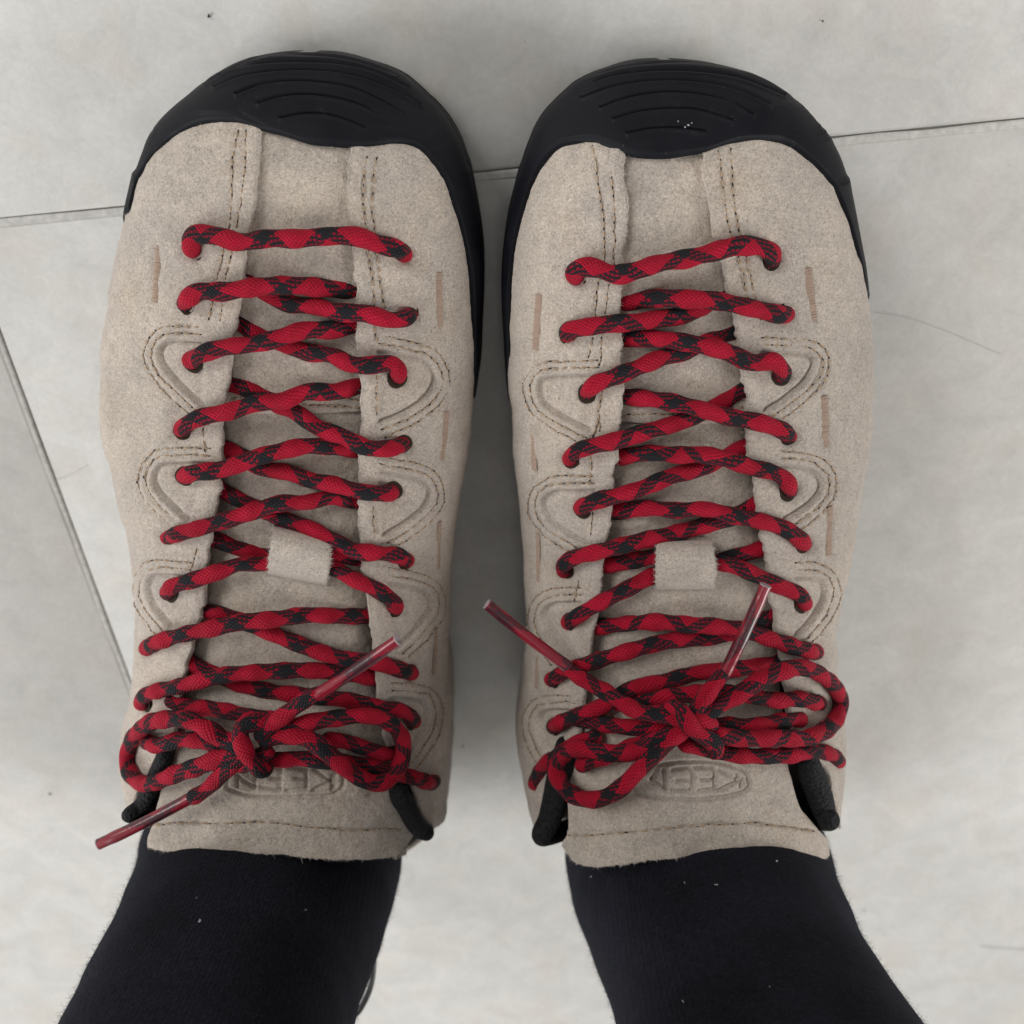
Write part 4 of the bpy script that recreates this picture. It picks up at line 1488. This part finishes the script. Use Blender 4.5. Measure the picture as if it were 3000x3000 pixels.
    cl = b.build('collar_lining', LINING, root)
    cl['label'] = 'black padded lining along the ankle opening'

    # ---- stitches
    th, ho = Bag(), Bag()

    def bead(bag, c, ax, r, L, up):
        """little capsule"""
        P = np.stack([c - ax * L / 2, c - ax * L / 4 + up * r * .5, c + up * r * .7, c + ax * L / 4 + up * r * .5, c + ax * L / 2])
        rr = np.array([.35, .9, 1, .9, .35]) * r
        T = ax
        N1 = up; N2 = np.cross(T, N1)
        thh = np.linspace(0, 2 * math.pi, 6, endpoint=False)
        G = P[:, None] + rr[:, None, None] * (np.cos(thh)[None, :, None] * N1 + np.sin(thh)[None, :, None] * N2)
        bag.grid(G, closed=True)

    def ridge(Y, T):
        te_ = tL(Y) if T < .5 else tR(Y)
        return 0.00045 * math.exp(-((abs(te_ - T) - .010) / 0.012) ** 2)

    def stitch(line, pitch=26, hfun=relq, base=0.0, jitter=1.5, thr=True):
        c = catmull(np.array(line)[:, :2], 8)
        q, s = resample(c, pitch)
        if len(q) < 3: return
        q = q + rng.normal(size=q.shape) * jitter
        mids = 0.5 * (q[1:] + q[:-1])
        ytq, ytm = S.inv(q), S.inv(mids)
        for k_, (ytx) in enumerate(ytq):
            hh = base + float(hfun(np.array([q[k_, 0]]), np.array([q[k_, 1]]))[0])
            if hfun is relq: hh += ridge(ytx[0], ytx[1])
            p = S.off(ytx[0], ytx[1], np.array(hh + 0.00012))
            n = (S.N(ytx[0], ytx[1]) * S.flip)
            k2 = min(k_ + 1, len(q) - 1); k1 = max(k_ - 1, 0)
            ax = S.P(ytq[k2, 0], ytq[k2, 1]) - S.P(ytq[k1, 0], ytq[k1, 1])
            ax /= np.linalg.norm(ax) + 1e-9
            if rng.random() < 0.85:
                bead(ho, p, ax, 0.00028 * rng.uniform(.7, 1.35), 0.0011 * rng.uniform(.6, 1.2), n * 0.6)
        for k_, ytx in enumerate(ytm):
            hh = base + float(hfun(np.array([mids[k_, 0]]), np.array([mids[k_, 1]]))[0])
            if hfun is relq: hh += ridge(ytx[0], ytx[1])
            p = S.off(ytx[0], ytx[1], np.array(hh + 0.00010))
            n = (S.N(ytx[0], ytx[1]) * S.flip)
            ax = S.P(ytq[k_ + 1, 0], ytq[k_ + 1, 1]) - S.P(ytq[k_, 0], ytq[k_, 1])
            L = np.linalg.norm(ax); ax /= L + 1e-9
            bead(th, p, ax, 0.00026, L * 0.66, n)

    # lines must lie on the quarters, not in the throat
    for sl in stitch_lines:
        sl = catmull(np.array(sl)[:, :2], 8)
        xl_ = interp_sorted(sl[:, 1], cL[:, 1], cL[:, 0]); xr_ = interp_sorted(sl[:, 1], cR[:, 1], cR[:, 0])
        okm = (sl[:, 0] < xl_ - 8) | (sl[:, 0] > xr_ + 8)
        sl = sl[okm]
        if len(sl) > 4: stitch(sl)
    for v in Dt['vampStitch']:
        yy = S.inv(np.array(v)[:, :2])[:, 0].mean()
        stitch(v, hfun=rv, base=float(voff(np.array(yy), 0, 0, 0)))
    c = catmull(np.array(Dt['tongStitch']), 6)
    yt_ = S.inv(c)
    bs_ = toff(yt_[:, 0], yt_[:, 1], 0, 0)
    stitch(c, pitch=34, hfun=rt, base=float(bs_.mean()) + 0.0002)
    o = th.build('stitching', THREAD, root); o['kind'] = 'stuff'
    o = ho.build('stitch_hole_shade', HOLE_SHADE, root); o['kind'] = 'stuff'  # dark beads on the surface, coloured as the shade inside needle holes

    # ---- bar tacks
    for bl in Dt['bars']:
        c = catmull(np.array(bl)[:, :2], 10)
        q, s = resample(c, 1.6)
        yt = S.inv(q)
        wd = 0.0013 if q[0, 1] < 1500 else 0.0011
        hh = relq(q[:, 0], q[:, 1]) + 0.0002
        Pm = S.off(yt[:, 0], yt[:, 1], hh)
        n = S.N(yt[:, 0], yt[:, 1]) * S.flip
        T = np.gradient(Pm, axis=0); T /= np.linalg.norm(T, axis=1)[:, None]
        sd = np.cross(T, n)
        rows = []
        zz = 0.00016 * np.sin(np.arange(len(q)) * 1.25) + 0.0001 * rng.normal(size=len(q))
        ww = wd * (1 + 0.12 * rng.normal(size=len(q)))
        for a in (-1, -.7, -.25, .25, .7, 1):
            rows.append(Pm + sd * (a * ww)[:, None] + n * ((zz + 0.0002) * (1 - a * a) + 0.0001 - 0.0002 * abs(a) ** 3)[:, None])
        b = Bag(); b.grid(np.stack(rows, 1)); b.build('bar_tack', TACK, root)

    # ---- eyelets: shallow cups round each lace end, shade of the punched hole put into their colour
    for e in eyes:
        yt = S.inv([e[:2]])[0]
        n = (S.N(yt[0], yt[1]) * S.flip)
        c = S.off(yt[0], yt[1], np.array(0.0))
        x = np.cross(n, [0, 1, 0]); x /= np.linalg.norm(x); y = np.cross(n, x)
        thh = np.linspace(0, 2 * math.pi, 20, endpoint=False)
        rings = []
        for r in (0.0030, 0.0024, 0.0018, 0.0010, 0.0002):
            z = -0.0022 * math.exp(-(r / 0.00245) ** 2) + (0.00008 if r < .0029 else -0.0005)
            jr = r * (1 + 0.05 * np.cos(3 * thh + e[0]))
            rings.append(c + n * z + (jr * np.cos(thh))[:, None] * x + (jr * np.sin(thh))[:, None] * y)
        b = Bag(); b.grid(np.stack(rings, 0), closed=True)
        b.build('eyelet', HOLE_SHADE, root)

    # ---- laces
    exL = lambda y: interp_sorted(y, cL[:, 1], cL[:, 0])
    exR = lambda y: interp_sorted(y, cR[:, 1], cR[:, 0])
    lace = Bag()

    def lace_path(tr, direction, over, low=0.0):
        c = catmull(np.array(tr)[:, :2], 8)
        xl_, xr_ = exL(c[:, 1]), exR(c[:, 1])
        k_ = (c[:, 0] - xl_) / (xr_ - xl_)        # 0 at left edge, 1 at right edge
        if direction == 'a': k_ = 1 - k_          # a runs right -> left
        lift = np.interp(k_, [-.35, -0.06, 0.02, 0.45, 0.95, 1.08, 1.3], [-.0062, -.0056, -.0048, -.0020, .0022, .0031, .0029])
        bell = np.clip(np.sin(np.clip(k_, 0, 1) * math.pi), 0, 1) ** 1.3
        lift = lift + bell * ((0.0022 if over else -0.0012) - low)
        # plunge into the eyelet
        d = np.r_[np.cumsum(np.linalg.norm(np.diff(c, axis=0), axis=1)[::-1])[::-1], 0]
        lift = lift - 0.0080 * np.clip(1 - d / 34, 0, 1) ** 1.7
        return S.place(c, lift)

    for g in ('a', 'b'):
        for ri, r in enumerate(Dt['rows'][g]):
            P = lace_path(r, g, Dt['over'] == g, 0.0034 if ri == 5 else 0.0)
            tube(lace, P, R_LACE, uoff=rng.uniform(0, 1), voff=0.06 + rng.normal() * 0.07)
    c = catmull(np.array(Dt['bar0'])[:, :2], 8)
    d1 = np.r_[0, np.cumsum(np.linalg.norm(np.diff(c, axis=0), axis=1))]
    dd = np.minimum(d1, d1[-1] - d1)
    lift = 0.0031 - 0.0080 * np.clip(1 - dd / 36, 0, 1) ** 1.7
    tube(lace, S.place(c, lift), R_LACE, uoff=.2, voff=0.06 + rng.normal() * 0.07)
    for ex in Dt['extra']:
        c = catmull(np.array(ex), 8)
        tube(lace, S.place(c[:, :2], c[:, 2] / 1000 + .0005), R_LACE * .98, uoff=rng.uniform(0, 1), voff=0.06 + rng.normal() * 0.07)
    lc = lace.build('lace', BRAID, root)
    lc['label'] = 'red and black braided lace crossed through the eyelets'
    for lp in Dt['loops']:
        c = catmull(np.array(lp), 8)
        b = Bag()
        tube(b, S.place(c[:, :2], c[:, 2] / 1000 + .001), R_LACE * 1.05, uoff=rng.uniform(0, 1), voff=0.06 + rng.normal() * 0.07)
        b.build('bow_loop', BRAID, lc)
    for kn in Dt['knot']:
        c = catmull(np.array(kn), 8)
        b = Bag()
        tube(b, S.place(c[:, :2], c[:, 2] / 1000 + .0005), R_LACE * 1.02, uoff=rng.uniform(0, 1), voff=0.06 + rng.normal() * 0.07)
        b.build('knot', BRAID, lc)
    for en, ag in Dt['ends']:
        c = catmull(np.array(en), 8)
        b = Bag()
        rr = np.linspace(1.05, 0.9, len(c)) * R_LACE
        m = len(c)
        rr[-8:] = np.linspace(rr[-9], 0.0019, 8)
        tube(b, S.place(c[:, :2], c[:, 2] / 1000 + .001), rr, uoff=rng.uniform(0, 1), voff=0.06 + rng.normal() * 0.07)
        b.build('lace_end', BRAID, lc)
        c = catmull(np.array(ag), 6)
        P = S.place(c[:, :2], 0)
        # a straight stiff tip: line between its two ends, at the lifts given
        yt = S.inv(c[:2, :2])
        p0 = S.place(c[:1, :2], c[:1, 2] / 1000 + .001)[0]
        dep0 = (p0 - C0) @ FWD
        dep1 = dep0 - (c[-1, 2] - c[0, 2]) / 1000
        p1 = ray(np.array([c[-1, 0]]), np.array([c[-1, 1]]), np.array([dep1]))[0]
        P = p0 + (p1 - p0) * np.linspace(0, 1, 20)[:, None]
        P[:, 2] += 0.0006 * np.sin(np.linspace(0, math.pi, 20))
        rr = np.full(20, 0.0018); rr[:2] = 0.0019; rr[-3:] = 0.0017
        b = Bag()
        tube(b, P, rr, 16, 0.0006, uoff=rng.uniform(0, 1), voff=0.06 + rng.normal() * 0.07, period=0.03, pulse=0.0, cap=False, wob=0.03)
        ax_ = (p1 - p0) / np.linalg.norm(p1 - p0)
        n1_ = np.cross(ax_, [0, 0, 1.0]); n1_ /= np.linalg.norm(n1_); n2_ = np.cross(ax_, n1_)
        rg_ = []
        for rr_, oo_ in ((0.0017, -.0003), (0.00176, .0001), (0.0015, .0002), (0.0012, -.0004), (0.00002, -.0005)):
            rg_.append(p1 + ax_ * oo_ + rr_ * (np.cos(thh)[:, None] * n1_ + np.sin(thh)[:, None] * n2_))
        te_ = Bag(); te_.grid(np.stack(rg_), closed=True)
        te_.build('tip_end', TIP_END, lc)
        ao = b.build('aglet', AGLET, lc)
        ao['label'] = 'clear plastic lace tip over flattened red and black braid'

    # ---- lace keeper: suede strap over the laces, sewn to the tongue at both ends
    kq = np.array(Dt['keeper'])
    na, nb = 46, 40
    a = np.linspace(0, 1, na)[:, None, None]; bq = np.linspace(0, 1, nb)[None, :, None]
    Q = (kq[0] * (1 - bq) + kq[1] * bq) * (1 - a) + (kq[3] * (1 - bq) + kq[2] * bq) * a
    rj = smooth_noise(na, 2, rng) * 1.6
    Q[:, 0, 0] += rj - 3 * np.sin(np.linspace(0, math.pi, na)); Q[:, -1, 0] += smooth_noise(na, 2, rng) * 1.6 + 8 * np.sin(np.linspace(0, math.pi, na))
    Qf = Q.reshape(-1, 2)
    av = np.repeat(np.linspace(0, 1, na), nb)
    aw = np.where(av < .42, av / .84, .5 + (av - .42) / 1.16)
    lf = -0.0046 + 0.0091 * np.sin(aw * math.pi) ** np.where(aw < .5, 0.35, 0.5)
    lf = np.where(av > .75, lf * (1) + 0.0, lf)
    Pk = S.place(Qf, lf).reshape(na, nb, 3)
    lowk = S.place(Qf, lf - 0.0016).reshape(na, nb, 3)
    G = np.concatenate([lowk[:, :1] * .5 + lowk[:, 1:2] * .5, lowk[:, :1], Pk, lowk[:, -1:]], 1)
    b = Bag(); b.grid(G)
    kp = b.build('lace_keeper', SUEDE, tongue)
    kb = Bag()
    up = np.tile([0, 0, 1.0], (na, 1))
    hairs(kb, Pk[:, 0], up, np.tile([-1.0, 0, 0], (na, 1)), 150, .0003, .0009, .00005, rng)
    hairs(kb, Pk[:, -1], up, np.tile([1.0, 0, 0], (na, 1)), 150, .0003, .0009, .00005, rng)
    o = kb.build('strap_fuzz', FUZZ, tongue, smooth=False); o['kind'] = 'stuff'

    # ---- heel pull loop
    xc = 0.5 * (Dt['heel'][0] + Dt['heel'][1])
    sgn = 1 if key == 'left' else -1
    if key == 'left':
        P = ray(np.array([1040, 1080, 1093, 1094, 1085, 1062, 1040, 1000]), np.array([2770, 2775, 2795, 2840, 2895, 2945, 2975, 2990]),
                np.array([.345, .343, .342, .342, .342, .342, .343, .345]))
    else:
        P = np.array([[xc - .012, -.333, .062], [xc - .012, -.342, .07], [xc - .008, -.35, .088], [xc, -.352, .094], [xc + .008, -.35, .088],
                      [xc + .012, -.342, .07], [xc + .012, -.333, .062]])
    b = Bag(); tube(b, catmull(P, 8), 0.0011, 12, 0.0012, pulse=0, wob=0)
    hl = b.build('heel_loop', CORD, root)
    return S, root


shoes = {}
for key in ('left', 'right'):
    shoes[key] = build_shoe(key)

# ------------------------------------------------------------------ legs in black socks
def build_leg(Lt, Rt, key, person):
    Lt, Rt = np.array(Lt, float), np.array(Rt, float)
    lean = math.radians(16)
    zs = np.r_[np.linspace(0.03, 0.06, 6, endpoint=False), np.linspace(0.06, 0.205, 50), np.linspace(0.21, 0.46, 16)]
    b_ = np.interp(zs, [.03, .09, .13, .2, .46], [.040, .046, .044, .043, .056])
    yc = -0.2715 + (zs - 0.12) * math.tan(lean) - (np.clip(0.09 - zs, 0, 1)) * 0.15
    a_ = np.full(len(zs), .036)
    def cen(py_):
        return np.interp(py_, Lt[:, 1], (Lt[:, 0] + np.interp(Lt[:, 1], Rt[:, 1], Rt[:, 0])) / 2)
    x0 = -0.075 if key == 'left' else 0.07
    xc = np.full(len(zs), x0)
    th = np.linspace(0, 2 * math.pi, 72, endpoint=False)
    def G():
        ex = 2 / 2.2
        cx = np.sign(np.cos(th)) * np.abs(np.cos(th)) ** ex; sy = np.sign(np.sin(th)) * np.abs(np.sin(th)) ** ex
        return np.stack([xc[:, None] + a_[:, None] * cx[None], yc[:, None] + b_[:, None] * sy[None], zs[:, None] + 0 * cx[None]
                         - 0.25 * b_[:, None] * sy[None] * 0], -1)
    for it in range(30):
        g = G()
        px, py, dep = proj(g)
        il, ir = px.argmin(1), px.argmax(1)
        r = np.arange(len(zs))
        lpx, lpy, ld = px[r, il], py[r, il], dep[r, il]
        rpx, rpy, rd = px[r, ir], py[r, ir], dep[r, ir]
        ok = (zs > 0.068) & (zs < 0.19) & (lpy < 3120)
        eL = (np.interp(lpy, Lt[:, 1], Lt[:, 0]) - lpx) / FOC * ld
        eR = (np.interp(rpy, Rt[:, 1], Rt[:, 0]) - rpx) / FOC * rd
        L = xc - a_ + 0.5 * eL; R = xc + a_ + 0.5 * eR
        nx, na_ = (L + R) / 2, (R - L) / 2
        i = np.nonzero(ok)[0]
        pX = np.polyfit(zs[i], nx[i], 3); pA = np.polyfit(zs[i], na_[i], 3)
        zc = np.clip(zs, zs[i[0]], zs[i[-1]])
        X = np.polyval(pX, zc) ; Aa = np.polyval(pA, zc)
        slope = np.polyval(np.polyder(pX), zs[i[-1]])
        X = X + np.clip(zs - zs[i[-1]], 0, 1) * np.clip(slope, -.25, .25)
        Aa = Aa + np.clip(zs - zs[i[-1]], 0, 1) * 0.06
        Aa = np.where(zs < 0.055, 0.028, Aa)
        xc, a_ = X, Aa
    print('leg', key, 'err px', np.abs(eL[ok]).mean() / .26 * FOC, a_[i].min(), a_[i].max(), xc[i[0]], xc[i[-1]])
    # dense resample with soft folds
    zz = np.linspace(zs[0], zs[-1], 260)
    th = np.linspace(0, 2 * math.pi, 200, endpoint=False)
    xc, a_, b_, yc = (np.interp(zz, zs, v) for v in (xc, a_, b_, yc))
    ex = 2 / 2.2
    cx = np.sign(np.cos(th)) * np.abs(np.cos(th)) ** ex; sy = np.sign(np.sin(th)) * np.abs(np.sin(th)) ** ex
    ZZ, TH = np.meshgrid(zz, th, indexing='ij')
    fold = (np.sin(ZZ * 210 + 1.7 * np.sin(TH * 2) + (0 if key == 'left' else 2)) * 0.00012
            + noise2(ZZ * 1000, TH * 20, 9, 31 if key == 'left' else 32, 0.0002))
    per = 0.5 + 0.5 * np.cos(TH - math.pi / 2)
    g = np.stack([xc[:, None] + (a_[:, None] + fold) * cx[None], yc[:, None] + (b_[:, None] + fold) * sy[None], ZZ], -1)
    V = g.reshape(-1, 3)
    Fq = grid_faces(len(zz), len(th), 0, True)
    top = len(V)
    V = np.vstack([V, [[xc[-1], yc[-1], zz[-1] + .004]], [[xc[0], yc[0], zz[0] - .004]]])
    sk = mesh_obj('sock', V, Fq, SOCK, person)
    # close both ends
    nT = len(th)
    i = np.arange(nT // 2 - 1)
    capf = []
    for o0 in (0, (len(zz) - 1) * nT):
        capf.append(np.stack([o0 + i, o0 + i + 1, o0 + nT - 2 - i, o0 + nT - 1 - i], 1))
    bpy.data.objects.remove(sk)
    sk = mesh_obj('sock', V, np.vstack([Fq] + capf), SOCK, person)
    sk['label'] = 'black knitted sock on the %s leg' % key
    # fuzz
    rng = np.random.default_rng(50 if key == 'left' else 51)
    bag = Bag()
    n = 34000
    iz = rng.integers(20, 110, n); it = rng.integers(0, len(th), n)
    root = g[iz, it]
    nrm = np.stack([cx[it] / a_[iz], sy[it] / b_[iz], 0 * it], -1); nrm /= np.linalg.norm(nrm, axis=1)[:, None]
    d = nrm + rng.normal(size=(n, 3)) * .7; d /= np.linalg.norm(d, axis=1)[:, None]
    L = rng.uniform(.0004, .0015, (n, 1))
    sd = np.cross(d, rng.normal(size=(n, 3))); sd /= np.linalg.norm(sd, axis=1)[:, None]; sd *= .000022
    bend = rng.normal(size=(n, 3)) * .5
    a = root; b = root + (d + .3 * bend) * L * .5; c = root + (d + bend) * L
    Vh = np.stack([np.stack([a - sd, a + sd], 1), np.stack([b - sd, b + sd], 1), np.stack([c - sd * .5, c + sd * .5], 1)], 1).reshape(-1, 3)
    k0 = np.arange(n) * 6
    f1 = np.stack([k0, k0 + 1, k0 + 3, k0 + 2], 1)
    fo = mesh_obj('sock_fuzz', Vh, np.vstack([f1, f1 + 2]), SOCKFIB, sk, False)
    fo['kind'] = 'stuff'
    # lint specks, given by where they sit on the sock
    return sk, g, (xc, a_, b_, yc, zz)


person = bpy.data.objects.new('person', None)
COL.objects.link(person)
tag(person, 'person standing in black socks, only the lower legs in view at the bottom edge', 'person')
SL = E((560, 262), (540, 305), (510, 370), (495, 440), (475, 510), (445, 580), (410, 650), (360, 740), (320, 840), (280, 900), (245, 966), (195, 1060))
SR = E((1560, 262), (1540, 310), (1505, 390), (1495, 450), (1470, 540), (1440, 620), (1410, 680), (1385, 780), (1350, 870), (1330, 966), (1300, 1080))
sockL = build_leg(SL, SR, 'left', person)
SL2 = F((205, 262), (215, 350), (218, 430), (235, 500), (265, 590), (300, 660), (325, 720), (350, 800), (370, 870), (395, 966), (425, 1080))
SR2 = F((1190, 300), (1197, 345), (1215, 390), (1225, 440), (1245, 520), (1280, 600), (1310, 660), (1350, 720), (1400, 810), (1450, 890), (1510, 966), (1590, 1080))
sockR = build_leg(SL2, SR2, 'right', person)

# lint on the socks
def lint(sock, pts):
    sk, g, _ = sock
    flat = g.reshape(-1, 3)
    px, py, dep = proj(flat)
    rng = np.random.default_rng(5)
    for (x, y, sz) in pts:
        m = np.abs(px - x) + np.abs(py - y) < 60
        if not m.any(): continue
        i = np.nonzero(m)[0]
        j = i[dep[i].argmin()] if False else i[((px[i] - x) ** 2 + (py[i] - y) ** 2 + (dep[i] * 2000) ** 2).argmin()]
        c = ray(np.array([x]), np.array([y]), np.array([dep[j] - .0005]))[0]
        bag = Bag()
        P = c + np.cumsum(rng.normal(size=(5, 3)) * sz * .00010, 0)
        tube(bag, catmull(P, 4), sz * .00004, 6, 0.0002, pulse=0, wob=0, cap=False)
        bag.build('lint_speck', LINT, sk)
lint(sockL, [(585, 2697, 4), (577, 2634, 1.5), (900, 2665, 1.3)])
lint(sockR, [(1732, 2568, 3.0), (2010, 2590, 2), (2106, 2590, 2.2), (2280, 2526, 3), (2253, 2891, 1.5), (2005, 2938, 1.5)])

# ------------------------------------------------------------------ small things on the floor
def hair(pts, label, r=0.00005):
    P = np.array([list(on_plane(x, y, 0.0002)) + [0.00025 + (0.0006 if 0 < i < len(pts) - 1 else 0)] for i, (x, y) in enumerate(pts)])
    b = Bag(); tube(b, catmull(P, 8), r, 5, 0.0008, pulse=0, wob=0, cap=False)
    tag(b.build('hair', HAIR), label, 'hair')

hair([(2560, 915), (2640, 925), (2720, 950), (2800, 980), (2880, 1015), (2935, 1038)], 'long fine hair lying on the tile beside the right shoe')
hair([(2870, 2772), (2930, 2776), (3010, 2782)], 'short dark hair on the tile at the lower right edge', 0.00012)
hair([(165, 1405), (195, 1395), (225, 1380), (258, 1362)], 'short curved hair on the tile left of the left shoe')

def crumb(x, y, r, mat, label, cat='speck', z=0.0):
    rng = np.random.default_rng(int(x + y))
    p = on_plane(x, y, 0.0)
    th = np.linspace(0, 2 * math.pi, 8, endpoint=False)
    rings = []
    for k_ in range(5):
        f = math.pi * (k_ + .15) / 4.3
        rr = r * math.sin(f) * (1 + .25 * rng.normal(size=8))
        rings.append(np.stack([p[0] + rr * np.cos(th), p[1] + rr * np.sin(th), np.full(8, z + r * .5 - r * .5 * math.cos(f) + .00005)], 1))
    b = Bag(); b.grid(np.stack(rings), closed=True)
    tag(b.build('crumb', mat), label, cat)

crumb(613, 47, 0.0005, SPECK, 'dark crumb on the tile above the left toe cap')
crumb(147, 2324, 0.0006, SPECK, 'dark crumb on the bright tile left of the left sock')
crumb(1356, 2185, 0.0004, SPECK, 'tiny dark crumb on the tile between the two shoes')
crumb(2532, 2666, 0.0004, SPECK, 'tiny grey crumb on the tile right of the right sock')
crumb(2410, 62, 0.0003, SPECK, 'tiny dark crumb on the tile above the right toe cap')

# white grain and scuff on the right toe cap
S = shoes['right'][0]
for (x, y, s_) in ((2118, 216, 1.0), (2014, 366, .8), (2005, 372, .6), (2025, 360, .5), (1985, 355, .5)):
    c = S.place([(x, y)], 0.0020)[0]
    b = Bag()
    P = c + np.array([[0, 0, 0], [.0003, .0001, 0.0001], [.0006, -.0001, 0]]) * s_
    tube(b, catmull(P, 3), .00028 * s_, 6, .0002, pulse=0, wob=.1)
    b.build('dust_grain', CHALK, shoes['right'][1])
